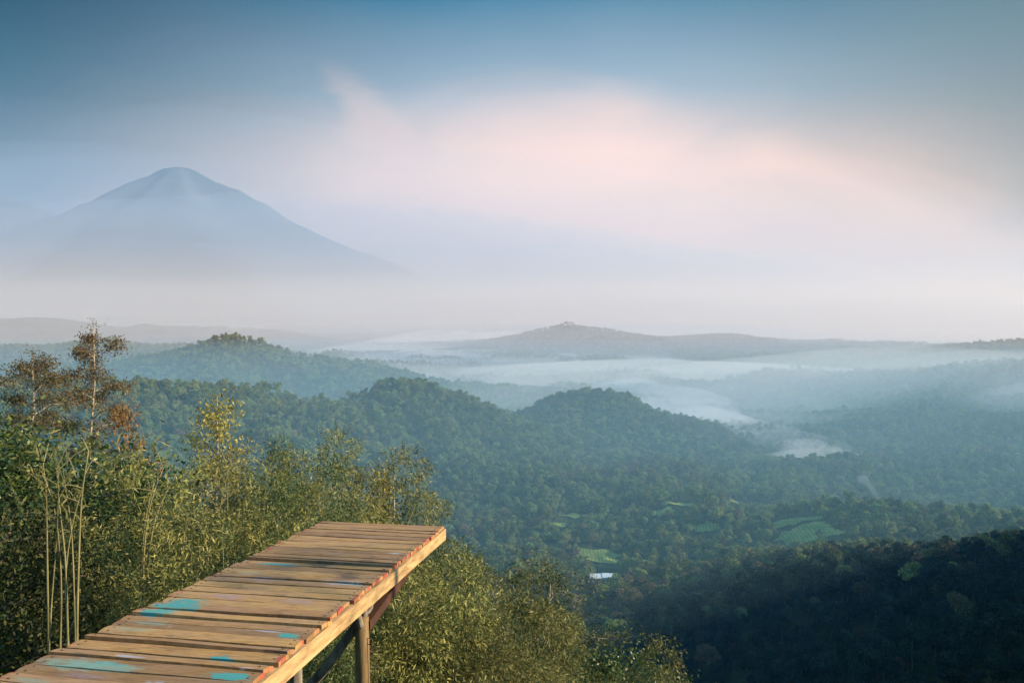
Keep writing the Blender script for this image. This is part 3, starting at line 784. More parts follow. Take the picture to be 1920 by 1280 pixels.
FEA = [tree_kind('feathery_tree', 16, 'pale_bark', 'feather_leaf', seed=51, shape='round', CR=3.0, nl=16, ns=9, ncl=38, leafL=0.15, wr=0.3, cs=0.38, flat=.35, cb=0.52, bend=.05, tr=.14, up=.55),
       tree_kind('feathery_tree', 15, 'pale_bark', 'feather_leaf', seed=52, shape='umbrella', CR=2.7, nl=15, ns=9, ncl=34, leafL=0.15, wr=0.3, cs=0.38, flat=.45, cb=0.5, bend=.06, tr=.13, up=.5)]

TOPX = [-900, -300, 0, 60, 110, 160, 205, 240, 300, 350, 400, 450, 500, 545, 600, 650, 680, 715, 755, 790, 840, 880, 930, 1000, 1060, 1110, 1150, 1175]
TOPY = [660, 670, 700, 735, 765, 770, 800, 822, 840, 855, 850, 850, 862, 890, 880, 905, 965, 1040, 1080, 1088, 1098, 1092, 1150, 1185, 1180, 1215, 1280, 1330]
placed = []
def free(x, y, s):
    for a, b, c in placed:
        if (a - x) ** 2 + (b - y) ** 2 < (0.5 * (s + c)) ** 2: return False
    placed.append((x, y, s)); return True

# single trees that stand out
UMB[0].top(212, 612, 56, 'tall tree with bent pale trunk and flat red-brown leaf tiers, highest on the left'); 
UMB[1].top(100, 660, 54, 'lower spreading tree with flat olive and red foliage, left of the tall one')
YEL.top(412, 742, 33, 'tall thin tree with sparse bright yellow leaves above the bamboo')
ORA.top(243, 742, 44, 'small tree with orange-brown leaves behind the dark leafy trees')
SPI.top(713, 872, 27, 'narrow upright pale yellow tree beyond the far end of the deck')
PAL.top(742, 908, 26, 'thin sparse tree at the right edge of the bamboo beyond the deck')
FEA[0].top(962, 1042, 38, 'tall feathery tree with thin pale trunk, left one right of the deck')
FEA[1].top(1035, 1082, 36, 'bushier feathery tree with pale trunk, right of the taller feathery one')
BROAD[0].top(1105, 1172, 38, 'dark round leafy tree at the lower edge of the near slope', wide=1.2)
for px, D in ((190, 56), (118, 54), (412, 33), (713, 27), (962, 38), (1035, 36), (1105, 38)):
    x, y, z = spot(px, D); placed.append((x, y, 1.5))

LB = {'bl': ('feathery yellow-green bamboo on the slope left of the deck', 'bamboo left of the deck'),
      'bm': ('yellow-green bamboo rising beyond the far end of the deck', 'bamboo beyond the deck'),
      'br': ('dense olive bamboo on the slope right of the deck posts', 'bamboo right of the deck'),
      'tl': ('dark glossy leafy tree in the thicket at the left edge', 'dark leafy trees at the left edge'),
      'tm': ('green leafy tree mixed in among the bamboo behind the deck', 'leafy trees among the bamboo'),
      'tr': ('leafy green tree on the slope right of the deck', 'leafy trees right of the deck')}
for i, (px, py, D) in enumerate([(470, 868, 22), (522, 876, 24), (575, 888, 26), (622, 888, 24), (622, 912, 24), (428, 856, 20), (378, 858, 18), (600, 940, 17), (545, 905, 19), (495, 895, 17), (600, 930, 17), (445, 885, 15), (352, 870, 21), (318, 862, 23), (790, 1110, 19), (565, 935, 15.5), 
        (800, 1092, 17), (850, 1104, 22), (895, 1100, 25), (770, 1125, 14), (930, 1170, 20), (1000, 1200, 22), (1045, 1225, 20), (870, 1185, 13), (985, 1225, 15), (1070, 1262, 16)]):
    x, y, z = spot(px, D); placed.append((x, y, 2.4))
    BAM[(i * 7) % 4].top(px, py, D, *LB['bl' if px < 560 else 'bm' if px < 790 else 'br'])
rr = random.Random(5)
cand = []
for _ in range(9000):
    cand.append((math.sqrt(rr.uniform(8.5 ** 2, 62 ** 2)), rr.uniform(-43, 10)))
cand.sort()
GZ = height(np.array([c[0] * math.sin(R(c[1])) for c in cand]), np.array([c[0] * math.cos(R(c[1])) for c in cand]))
for (r, az), g in zip(cand, GZ):
    px = 960 + F * math.tan(R(az))
    dy = 1 / math.cos(R(az))
    if -35 < az < -3 and r < 12.0: continue
    if r < 10 or (px < 420 and r < 14): continue
    s = 2.9 + 0.035 * r
    x, y = r * math.sin(R(az)), r * math.cos(R(az))
    side = min(130, F * 1.3 / r)                         # half a crown, in photograph pixels
    ty = max(np.interp(px + q * side, TOPX, TOPY) for q in (-.8, 0, .8))
    if px < 300 and r <= 19: ty = max(ty, 880)
    lim = at(px, ty + rr.uniform(0, 14), r).z
    h = min(rr.uniform(8.5, 13.0), lim - g)
    if h < 4.2 or (r > 48 and h < lim - g - 3): continue
    if not free(x, y, s): continue
    u = rr.random()
    if px < 270 and r > 19:
        if u < 0.72: BROAD[0 if u < .5 else 1].put(x, y, h, *LB['tl'], wide=1.1)
        else: BAM[2].put(x, y, h, *LB['bl'])
    elif px < 560:
        if u < 0.3: BROAD[1].put(x, y, h, *LB['tm'])
        else: BAM[int(u * 97) % 4].put(x, y, h, *LB['bl'])
    elif px < 790:
        if u < 0.25: BROAD[1].put(x, y, h, *LB['tm'])
        else: BAM[int(u * 97) % 4].put(x, y, h, *LB['bm'])
    else:
        if (px > 900 and u < 0.8) or u < .42: BROAD[0 if u < .3 else 1].put(x, y, h, *LB['tr'])
        elif u < 0.2: FEA[0].put(x, y, h, *LB['tr'])
        else: BAM[int(u * 97) % 4].put(x, y, h, *LB['br'])

# bare tall culms standing in front of the bamboo
def bare_culms(specs, D, label, thick=0.020):
    pts = [[at(px, py, d) for px, py, d in sp] for sp in specs]
    b = pts[0][0]
    x, y = b.x, b.y; z = gz(x, y)
    e = empty('bamboo_clump', (x, y, z)); tag(e, label, 'bamboo')
    rng = np.random.default_rng(len(specs))
    tips = []
    for P in pts:
        P = [p - Vector((x, y, z)) for p in P]
        g = gz(P[0].x + x, P[0].y + y) - z - 0.3
        base = Vector((P[0].x * 1.0, P[0].y, g))
        A = np.array([base] + P)
        # smooth the line
        t = np.linspace(0, 1, len(A)); tt = np.linspace(0, 1, 16)
        S = np.column_stack([np.interp(tt, t, A[:, c]) for c in range(3)])
        for _ in range(2): S[1:-1] = (S[:-2] + S[1:-1] * 2 + S[2:]) / 4
        q = QB().tube(S, thick * rng.uniform(.75, 1.15) * (1 - 0.72 * tt), 7)
        for k in range(1, 16):            # node rings
            q.tube(np.array([S[k] - (0, 0, .012), S[k] + (0, 0, .012)]), thick * 1.12 * (1 - 0.72 * tt[k]), 7, cap=False)
        q.build('culm', [M['culm']], e, True)
        for k in range(10, 16):
            if rng.uniform() < .6:
                d = unit(rng.normal(0, 1, 3) + np.array([0, 0, 1.3])); L_ = rng.uniform(.3, .8)
                c = QB().tube(np.array([S[k], S[k] + d * L_ * .5, S[k] + d * L_ - np.array([0, 0, .08])]), [.007, .005, .002], 4)
                tips.append((c, S[k] + d * L_))
    tw = QB(); f = QB()
    for c, p in tips:
        for v, q_ in zip(c.v, c.q): tw.add(v, q_)
    tw.build('twig', [M['culm']], e)
    C = np.repeat(np.array([p for _, p in tips]), 7, 0) + rng.normal(0, .15, (len(tips) * 7, 3))
    f.leaves(C, .17, .15, rng, .4); f.build('foliage', [M['bamboo_leaf']], e)
    return e
bare_culms([[(128, 1240, 12.0), (124, 1050, 12.0), (112, 960, 12.1), (104, 850, 12.4)],
            [(143, 1215, 12.2), (147, 1060, 12.1), (152, 930, 12.0), (166, 845, 12.0)],
            [(132, 1260, 12.4), (120, 1080, 12.3), (135, 980, 12.2), (158, 900, 12.0)],
            [(90, 1240, 12.1), (97, 1120, 12.2), (108, 990, 12.1), (110, 880, 12.0)],
            [(110, 1290, 12.6), (117, 1090, 12.4), (104, 950, 12.2), (80, 890, 12.1)],
            [(144, 1300, 11.8), (136, 1000, 12.0), (118, 880, 12.4)],
            [(90, 1180, 12.8), (88, 1000, 12.8), (86, 900, 12.6), (74, 840, 12.4)]], 12, 'cluster of tall bare straw-coloured bamboo culms crossing near the left edge')
bare_culms([[(266, 1100, 14), (272, 1000, 14), (284, 930, 14), (306, 878, 14.1)],
            [(273, 1110, 14.2), (283, 1000, 14.1), (297, 950, 14), (332, 885, 14)],
            [(262, 1120, 14.4), (270, 980, 14.2), (290, 900, 14.2)]], 14, 'three arching bare bamboo culms in the thicket left of the deck', 0.028)
bare_culms([[(384, 1075, 15), (398, 1000, 15), (416, 940, 15), (428, 880, 15)],
            [(340, 1120, 15), (344, 1010, 15), (352, 960, 15)]], 15, 'two thin dark bamboo culms nearer the deck edge', 0.02)

# low shrubs and weeds on the near slope: nobody could count them
def undergrowth():
    rng = np.random.default_rng(9)
    q = QB()
    n = 5200
    r = np.sqrt(rng.uniform(3.0 ** 2, 75 ** 2, n)); az = np.radians(rng.uniform(-60, 50, n))
    x, y = r * np.sin(az), r * np.cos(az)
    keep = ~((r < 7.0) & (np.degrees(az) > -50) & (np.degrees(az) < 0) & (r < 4.5))
    x, y, r = x[keep], y[keep], r[keep]; n = len(x)
    z = height(x, y)
    R_ = rng.uniform(0.35, 1.0, n) * (1 + r * 0.012)
    k = 30
    C = np.repeat(np.column_stack([x, y, z + R_ * 0.5]), k, 0) + rng.normal(0, 0.42, (n * k, 3)) * np.repeat(R_, k)[:, None] * np.array([1, 1, .7])
    q.leaves(C, 0.26, 0.32, rng, -0.1)
    o = q.build('undergrowth', [M['green_leaf']])
    tag(o, 'low shrubs and weeds covering the near slope', 'undergrowth', None, 'stuff')
undergrowth()

# ---------------------------------------------------------------- forest trees
def gen_far(seed, R0=4.2, Hh=9.5, n=1700, L=0.66, nb=11, tall=1.0):
    rng = np.random.default_rng(seed)
    q = QB()
    q.tube(np.array([(0, 0, -2.5), (rng.normal(0, .2), rng.normal(0, .2), Hh * .5), (0, 0, Hh * .8)]), [.3, .2, .08], 5, 0)
    bl = rng.normal(size=(nb, 3)); bl /= np.linalg.norm(bl, axis=1)[:, None]
    bl *= rng.uniform(0.25, 0.75, nb)[:, None] * np.array([R0, R0, Hh * .36 * tall])
    bl[:, 2] += Hh * .62
    br = R0 * rng.uniform(0.28, 0.55, nb)
    i = rng.integers(0, nb, n)
    d = rng.normal(size=(n, 3)); d /= np.linalg.norm(d, axis=1)[:, None]; d[:, 2] = np.where(d[:, 2] < -.3, -d[:, 2], d[:, 2])
    C = bl[i] + d * br[i][:, None] * rng.uniform(0.72, 1.08, n)[:, None]
    q.leaves(C, L, 0.55, rng, 0, 1)
    return q
def gen_palm(seed):
    rng = np.random.default_rng(seed); q = QB(); H = 10
    q.tube(np.array([(0, 0, -2), (.2, 0, 4), (.5, .2, H)]), [.2, .16, .12], 6, 0)
    for i in range(16):
        a = i * 2.4; up = rng.uniform(-.1, .9); t = np.linspace(0, 1, 14)
        L = 3.6
        P = np.array([.5, .2, H]) + np.column_stack([np.cos(a) * L * t * .85, np.sin(a) * L * t * .85, L * (up * t - 1.0 * t * t)])
        sd = np.array([-math.sin(a), math.cos(a), 0])
        for s in (-1, 1):
            C = P[1:] + sd * s * .45 + np.array([0, 0, -.18])
            q.leaves(np.repeat(C, 3, 0) + rng.normal(0, .1, (39, 3)), 0.9, .2, rng, .3, 1, updir=sd * s)
    return q
FAR = []
for i in range(6): FAR.append((gen_far(100 + i, R0=[4.2, 3.6, 4.8, 3.2, 4.0, 2.4][i], Hh=[9, 10, 8.5, 11, 9, 13][i], nb=[11, 9, 14, 9, 12, 10][i]), M['far_leaf']))
FAR.append((gen_far(120, R0=3.8, Hh=9), M['far_leaf_brown']))
FAR.append((gen_palm(130), M['far_leaf']))
FAR.append((gen_far(121, R0=4.0, Hh=10), M['far_leaf_light']))
FAR.append((gen_far(122, R0=3.0, Hh=12), M['far_leaf_light']))
FAR += [(q, M['shaded_leaf']) for q, m in FAR[:6]]  # same crowns again with shade-darkened leaves
FARM = [q.mesh('tree', [M['bark'], m]) for q, m in FAR]

def forest():
    rng = np.random.default_rng(3)
    # even spacing near, growing with distance further out
    s = 6.6; R1_ = 1150
    gx = np.arange(-860, 860, s); gy = np.arange(20, R1_, s)
    X, Y = np.meshgrid(gx, gy); X = X.ravel() + rng.uniform(-.5, .5, X.size) * s; Y = Y.ravel() + rng.uniform(-.5, .5, Y.size) * s
    r = np.hypot(X, Y); az = np.degrees(np.arctan2(X, Y))
    k = (np.abs(az) < 41) & (r < R1_) & (r > np.where((az > 11), 45, 66))
    X, Y = X[k], Y[k]; S = np.full(len(X), 1.0)
    q = s / R1_
    lr = np.arange(math.log(R1_), math.log(5200), q); la = np.arange(-R(40), R(40), q)
    LR, LA = np.meshgrid(lr, la)
    LR = LR.ravel() + rng.uniform(-.5, .5, LR.size) * q; LA = LA.ravel() + rng.uniform(-.5, .5, LA.size) * q
    r2 = np.exp(LR)
    X = np.concatenate([X, r2 * np.sin(LA)]); Y = np.concatenate([Y, r2 * np.cos(LA)])
    S = np.concatenate([S, (r2 / R1_) ** 0.45])
    r = np.hypot(X, Y)
    Z = height(X, Y)
    keep = ~in_clear(X, Y)
    keep &= ~((r > 1200) & (Z < FLOOR + 4) & (rng.uniform(size=len(X)) < .75))
    dn = fbm(X, Y, 120, 3, 55)
    keep &= rng.uniform(size=len(X)) < np.clip(0.93 + dn * 0.9, 0.45, 1)
    X, Y, Z, S, r, dn = X[keep], Y[keep], Z[keep], S[keep], r[keep], dn[keep]
    n = len(X)
    S = S * np.where(rng.uniform(size=n) < .05, 1.55, 1.0) * rng.uniform(.5, 1.4, n) * (1 + .5 * np.clip(fbm(X, Y, 200, 2, 66), -.4, .4))
    S = np.minimum(S, np.interp(r, [100, 300, 1200, 5000], [.95, 1.45, 1.8, 2.0]))
    az = np.degrees(np.arctan2(X, Y))
    nb = fbm(X, Y, 160, 3, 91)
    idx = rng.choice(6, n, p=[.24, .2, .2, .14, .17, .05])
    u = rng.uniform(size=n)
    idx = np.where((nb > 0.07) & (u < .7) | (u < .06), 6, idx)
    nl_ = fbm(X, Y, 210, 4, 191)
    idx = np.where(((nl_ > 0.03) & (u > .35)) | (u > .88), np.where(u * 50 % 1 < .6, 8, 9), idx)
    idx = np.where((u > .93) & (r < 1000), 7, idx)
    rot = rng.uniform(0, 6.28, n)
    hill = (az > 9) & (r > 240) & (r < 475) & ((r < 405) | (rng.uniform(size=n) < .6))  # shaded face gets the darkened leaves, lit crest keeps some lighter kinds
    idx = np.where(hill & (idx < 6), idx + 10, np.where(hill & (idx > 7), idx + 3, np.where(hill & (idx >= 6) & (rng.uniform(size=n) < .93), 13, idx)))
    # the shaded hillside at the lower right: its trees are big enough in the picture to be things of their own
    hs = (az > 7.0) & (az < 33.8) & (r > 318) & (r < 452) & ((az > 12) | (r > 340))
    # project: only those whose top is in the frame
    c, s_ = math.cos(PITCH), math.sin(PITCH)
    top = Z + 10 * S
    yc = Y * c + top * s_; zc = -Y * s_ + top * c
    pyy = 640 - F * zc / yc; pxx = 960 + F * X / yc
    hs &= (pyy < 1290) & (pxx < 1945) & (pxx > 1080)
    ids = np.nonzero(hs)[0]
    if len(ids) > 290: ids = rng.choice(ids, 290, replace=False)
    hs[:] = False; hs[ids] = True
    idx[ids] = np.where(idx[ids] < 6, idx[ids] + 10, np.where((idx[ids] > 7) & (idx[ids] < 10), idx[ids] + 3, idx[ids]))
    S[ids] = np.minimum(S[ids] * rng.uniform(.75, 1.4, len(ids)), 1.5)
    protos = {}
    for i in ids:
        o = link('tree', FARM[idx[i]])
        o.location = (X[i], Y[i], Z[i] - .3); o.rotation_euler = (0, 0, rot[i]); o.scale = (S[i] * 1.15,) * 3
        tag(o, 'forest tree on the dark shaded hillside at lower right', 'tree', 'trees on the shaded hillside')
        protos.setdefault(int(idx[i]), o)
    for pi in (0, 1, 2, 3, 4, 5, 8, 9):
        q_ = np.nonzero((idx == pi) & (r > 480) & (r < 760) & (az > -6) & (az < 12))[0]
        if not len(q_): continue
        i = int(q_[0])
        o = link('tree', FARM[pi]); o.location = (X[i], Y[i], Z[i] - .3); o.scale = (S[i] * 1.15,) * 3
        tag(o, 'forest tree in the valley right of the deck end', 'tree', 'valley trees right of the deck'); protos[pi] = o
    k = ~hs
    X, Y, Z, S, idx, rot = X[k], Y[k], Z[k], S[k], idx[k], rot[k]
    n = len(X)
    me = bpy.data.meshes.new('forest')
    me.vertices.add(n); me.vertices.foreach_set('co', np.column_stack([X, Y, Z - .3]).astype(np.float32).ravel())
    for nm, tp, a in (('sc', 'FLOAT', S * 1.12), ('rz', 'FLOAT', rot), ('idx', 'INT', idx)):
        at_ = me.attributes.new(nm, tp, 'POINT'); at_.data.foreach_set('value', a.astype(np.int32 if tp == 'INT' else np.float32))
    fo = link('forest', me); tag(fo, 'dense forest covering the hills and the valley', 'forest', None, 'stuff')
    ng = bpy.data.node_groups.new('forest', 'GeometryNodeTree')
    ng.interface.new_socket('Geometry', in_out='INPUT', socket_type='NodeSocketGeometry')
    ng.interface.new_socket('Geometry', in_out='OUTPUT', socket_type='NodeSocketGeometry')
    N, L = ng.nodes, ng.links
    gi = N.new('NodeGroupInput'); go = N.new('NodeGroupOutput')
    prev = None
    def attr(nm, tp):
        a = N.new('GeometryNodeInputNamedAttribute'); a.data_type = tp; a.inputs[0].default_value = nm
        return a.outputs[0]
    jg = N.new('GeometryNodeJoinGeometry')
    outs = []
    kk = [p for p in range(16) if p in protos]
    for p in range(16):
        pm = protos.get(p, protos[kk[0]])
        oi = N.new('GeometryNodeObjectInfo'); oi.inputs['Object'].default_value = pm; oi.inputs['As Instance'].default_value = True
        outs.append(oi.outputs['Geometry'])
    cmp_prev = gi.outputs[0]
    jout = N.new('GeometryNodeJoinGeometry')
    for p in range(16):
        cp = N.new('FunctionNodeCompare'); cp.data_type = 'INT'; cp.operation = 'EQUAL'
        L.new(attr('idx', 'INT'), cp.inputs[2]); cp.inputs[3].default_value = p
        ip = N.new('GeometryNodeInstanceOnPoints')
        L.new(gi.outputs[0], ip.inputs['Points']); L.new(cp.outputs[0], ip.inputs['Selection']); L.new(outs[p], ip.inputs['Instance'])
        cx = N.new('ShaderNodeCombineXYZ'); L.new(attr('rz', 'FLOAT'), cx.inputs[2]); L.new(cx.outputs[0], ip.inputs['Rotation'])
        L.new(attr('sc', 'FLOAT'), ip.inputs['Scale'])
        L.new(ip.outputs[0], jout.inputs[0])
    L.new(jout.outputs[0], go.inputs[0])
    md = fo.modifiers.new('forest', 'NODES'); md.node_group = ng
forest()

def big_tree(px, py, D, H, idx, label):
    """individual trees on the hillside crest"""
    x, y, z = spot(px, D)
    o = link('tree', FARM[idx]); sc = H / 11.0
    o.location = (x, y, z - .3); o.scale = (sc, sc, sc); o.rotation_euler = (0, 0, px)
    tag(o, label, 'tree')
big_tree(1905, 985, 432, 15, 5, 'tallest flat-topped tree on the crest at the right edge')
big_tree(1720, 1010, 432, 13, 5, 'narrow upright tree on the sunlit crest of the dark hillside')

# ---------------------------------------------------------------- wooden lookout deck
DW, DL = 1.22, 7.2
FR = at(832, 985, 7.7)
dir_y = ray(1200, 687).normalized()
dir_l = -ray(960 - F * F / (1200 - 960) * 1.0, 575).normalized() * -1
dir_x = (-dir_l - (-dir_l).dot(dir_y) * dir_y).normalized()          # towards the right edge
dir_z = dir_x.cross(dir_y).normalized()
DM = Matrix((( *dir_x,), ( *dir_y,), ( *dir_z,))).transposed()
deck = empty('lookout_deck'); deck.matrix_world = Matrix.Translation(FR) @ DM.to_4x4()
tag(deck, 'weathered plank lookout deck with peeling teal and red paint jutting over the slope', 'deck')
DI = deck.matrix_world.inverted()
def deck_xy(px, py):
    v = ray(px, py); t = FR.dot(dir_z) / v.dot(dir_z)
    p = DI @ (v * t); return p.x, p.y
def deck_on_edge(px, xloc):
    """deck y where the line x = xloc shows at photograph column px"""
    lo, hi = -DL - 2, 0.0
    def col(yv):
        p = deck.matrix_world @ Vector((xloc, yv, 0)); c, s = math.cos(PITCH), math.sin(PITCH)
        return 960 + F * p.x / (p.y * c + p.z * s)
    for _ in range(50):
        m = (lo + hi) / 2
        if col(m) < px: lo = m
        else: hi = m
    return (lo + hi) / 2

PATCH = [  # centre px,py, half length across (m), half width along (m), colour index, strength
  (335, 1133, 0.14, 0.13, 0, 1.1), (300, 1148, 0.10, 0.08, 0, 1.1), (520, 1057, 0.16, 0.022, 0, 1.1), (465, 1073, 0.09, 0.03, 1, .8),
  (415, 1234, 0.10, 0.035, 0, 1.2), (428, 1266, 0.10, 0.04, 0, 1.2), (200, 1245, 0.09, 0.035, 0, .9), (140, 1245, 0.20, 0.07, 1, .85), (190, 1250, 0.24, 0.04, 1, .8),
  (540, 1190, 0.07, 0.022, 0, 1.1), (500, 1182, 0.12, 0.018, 2, .7), (655, 1095, 0.10, 0.028, 0, .75), (640, 1092, 0.13, 0.06, 2, .7), (740, 1037, 0.09, 0.02, 2, .9),
  (500, 1085, 0.16, 0.07, 3, .7), (420, 1118, 0.12, 0.05, 3, .75), (560, 1128, 0.12, 0.05, 3, .55), (280, 1166, 0.14, 0.05, 1, .6), (250, 1180, 0.14, 0.03, 1, .6),
  (300, 1278, 0.08, 0.02, 2, .9), (240, 1234, 0.12, 0.015, 2, .8), (155, 1265, 0.14, 0.03, 3, .6), (60, 1275, 0.1, 0.03, 1, .6),
  (652, 1080, 0.10, 0.17, 4, .75), (600, 1058, 0.13, 0.06, 4, .7), (690, 1050, 0.08, 0.10, 4, .5), (330, 1215, 0.14, 0.03, 4, .5), (520, 1225, 0.08, 0.04, 4, .6)]  # dark index: damp stains, toward the far end with leaf shadow painted in
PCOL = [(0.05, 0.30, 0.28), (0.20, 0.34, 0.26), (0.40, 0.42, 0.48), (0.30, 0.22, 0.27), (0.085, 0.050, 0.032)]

def plank_mat():
    m, N, L = new_mat('painted_planks')
    uv = N.new('ShaderNodeUVMap'); uv.uv_map = 'deck'
    oi = N.new('ShaderNodeObjectInfo')
    def mathn(op, a, b=None, clamp=False):
        n = N.new('ShaderNodeMath'); n.operation = op; n.use_clamp = clamp
        for i, v in enumerate((a, b)):
            if v is None: continue
            if isinstance(v, (int, float)): n.inputs[i].default_value = v
            else: L.new(v, n.inputs[i])
        return n.outputs[0]
    def mix(f, a, b, bt='MIX'):
        n = N.new('ShaderNodeMix'); n.data_type = 'RGBA'; n.blend_type = bt
        if isinstance(f, (int, float)): n.inputs[0].default_value = f
        else: L.new(f, n.inputs[0])
        for i, v in ((6, a), (7, b)):
            if isinstance(v, tuple): n.inputs[i].default_value = (*v, 1)
            else: L.new(v, n.inputs[i])
        return n.outputs[2]
    def noise(scale, sx, sy, det=6, rough=.6, off=0.0):
        mp = N.new('ShaderNodeMapping'); mp.inputs['Scale'].default_value = (sx, sy, 1); mp.inputs['Location'].default_value = (off, off, 0)
        L.new(uv.outputs[0], mp.inputs[0])
        n = N.new('ShaderNodeTexNoise'); n.noise_dimensions = '4D'; n.inputs['Scale'].default_value = scale; n.inputs['Detail'].default_value = det; n.inputs['Roughness'].default_value = rough
        L.new(mp.outputs[0], n.inputs['Vector'])
        L.new(mathn('MULTIPLY', oi.outputs['Random'], 40.0), n.inputs['W'])
        return n.outputs[0]
    grain = noise(9, 0.9, 14, 8, .65)
    fine = noise(30, 0.5, 9, 4, .7, 3)
    blot = noise(3.2, 1, 2.5, 4, .55, 5)
    rp = ramp_node(N, [(0.30, (0.18, 0.098, 0.036)), (0.48, (0.43, 0.255, 0.095)), (0.70, (0.60, 0.40, 0.165))]); L.new(grain, rp.inputs[0])
    tone = ramp_node(N, [(0.0, (0.58, 0.52, 0.46)), (0.25, (0.92, .80, .70)), (.5, (1.14, 1.06, .84)), (.75, (0.80, 0.70, 0.66)), (1.0, (1.05, 0.98, 0.88))]); L.new(oi.outputs['Random'], tone.inputs[0])
    c = mix(1.0, rp.outputs[0], tone.outputs[0], 'MULTIPLY')
    pinkish = ramp_node(N, [(.40, (0, 0, 0)), (.62, (1, 1, 1))]); L.new(blot, pinkish.inputs[0])
    c = mix(mathn('MULTIPLY', pinkish.outputs[0], .35), c, (0.36, 0.22, 0.15))
    fr = ramp_node(N, [(.30, (.55, .5, .45)), (.50, (1, 1, 1))]); L.new(fine, fr.inputs[0])
    c = mix(.75, c, fr.outputs[0], 'MULTIPLY')
    # dirt and damp marks
    dk = ramp_node(N, [(.54, (0, 0, 0)), (.74, (1, 1, 1))]); L.new(noise(5, 1.0, 3.0, 5, .7, 9), dk.inputs[0])
    c = mix(mathn('MULTIPLY', dk.outputs[0], .7), c, (0.07, 0.045, 0.03))
    sep = N.new('ShaderNodeSeparateXYZ'); L.new(uv.outputs[0], sep.inputs[0])
    u, v = sep.outputs[0], sep.outputs[1]
    edge_n = noise(14, 1, 1.5, 5, .7, 1)
    tear = mathn('ADD', mathn('MULTIPLY', mathn('SUBTRACT', edge_n, .5), 2.4), mathn('MULTIPLY', mathn('SUBTRACT', noise(12, .6, 5, 6, .75, 4), .5), 4.5))
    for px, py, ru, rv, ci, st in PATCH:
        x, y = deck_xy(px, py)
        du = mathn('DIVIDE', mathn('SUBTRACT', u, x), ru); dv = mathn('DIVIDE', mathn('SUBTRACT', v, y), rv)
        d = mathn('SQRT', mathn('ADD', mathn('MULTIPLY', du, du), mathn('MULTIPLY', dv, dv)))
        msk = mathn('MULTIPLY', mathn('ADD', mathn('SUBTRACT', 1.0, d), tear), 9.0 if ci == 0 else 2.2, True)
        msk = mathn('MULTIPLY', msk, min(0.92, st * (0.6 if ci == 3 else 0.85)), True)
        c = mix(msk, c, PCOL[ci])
    # red paint worn along both plank ends
    dist = mathn('MINIMUM', mathn('ABSOLUTE', u), mathn('ABSOLUTE', mathn('ADD', u, DW)))
    wob = noise(4, .2, 2.5, 3, .6, 2)
    e = mathn('SUBTRACT', mathn('ADD', .010, mathn('MULTIPLY', mathn('SUBTRACT', wob, .5), .20)), dist)
    e = mathn('ADD', e, mathn('MULTIPLY', mathn('SUBTRACT', edge_n, .5), .06))
    em = mathn('MULTIPLY', e, 60.0, True)
    c = mix(mathn('MULTIPLY', em, .85), c, (0.36, 0.065, 0.045))
    # splits and dark lines along the grain
    cr = ramp_node(N, [(.24, (1, 1, 1)), (.31, (0, 0, 0))]); L.new(noise(6, .35, 26, 3, .55, 12), cr.inputs[0])
    c = mix(mathn('MULTIPLY', cr.outputs[0], .8), c, (0.045, 0.028, 0.018))
    # a few small scratches of pale paint
    sc = ramp_node(N, [(.735, (0, 0, 0)), (.76, (1, 1, 1))]); L.new(noise(16, .35, 1.8, 2, .5, 7), sc.inputs[0])
    c = mix(mathn('MULTIPLY', sc.outputs[0], .5), c, (0.62, 0.58, 0.55))
    b = N.new('ShaderNodeBsdfPrincipled'); b.inputs['Roughness'].default_value = .62; b.inputs['Specular IOR Level'].default_value = .35
    L.new(c, b.inputs['Base Color'])
    bp = N.new('ShaderNodeBump'); bp.inputs['Strength'].default_value = .55; bp.inputs['Distance'].default_value = .006
    L.new(grain, bp.inputs['Height']); L.new(bp.outputs[0], b.inputs['Normal'])
    o = N.new('ShaderNodeOutputMaterial'); L.new(b.outputs[0], o.inputs[0])
    return m
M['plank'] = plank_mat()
M['beam'] = bark_mat('beam_wood', (0.28, 0.17, 0.075), (0.60, 0.41, 0.20), 7, .7, (6, .6, 4))
M['post'] = bark_mat('post_wood', (0.10, 0.058, 0.030), (0.36, 0.24, 0.10), 5, .7, (1.5, 1.5, .3))
M['brace'] = bark_mat('brace_wood', (0.045, 0.020, 0.014), (0.095, 0.045, 0.03), 5, .7)
M['lichen'] = bark_mat('lichen_bark', (0.045, 0.028, 0.018), (0.34, 0.29, 0.22), 11, .85)
M['iron'] = bark_mat('rusty_iron', (0.05, 0.03, 0.02), (0.12, 0.08, 0.06), 9, .6)

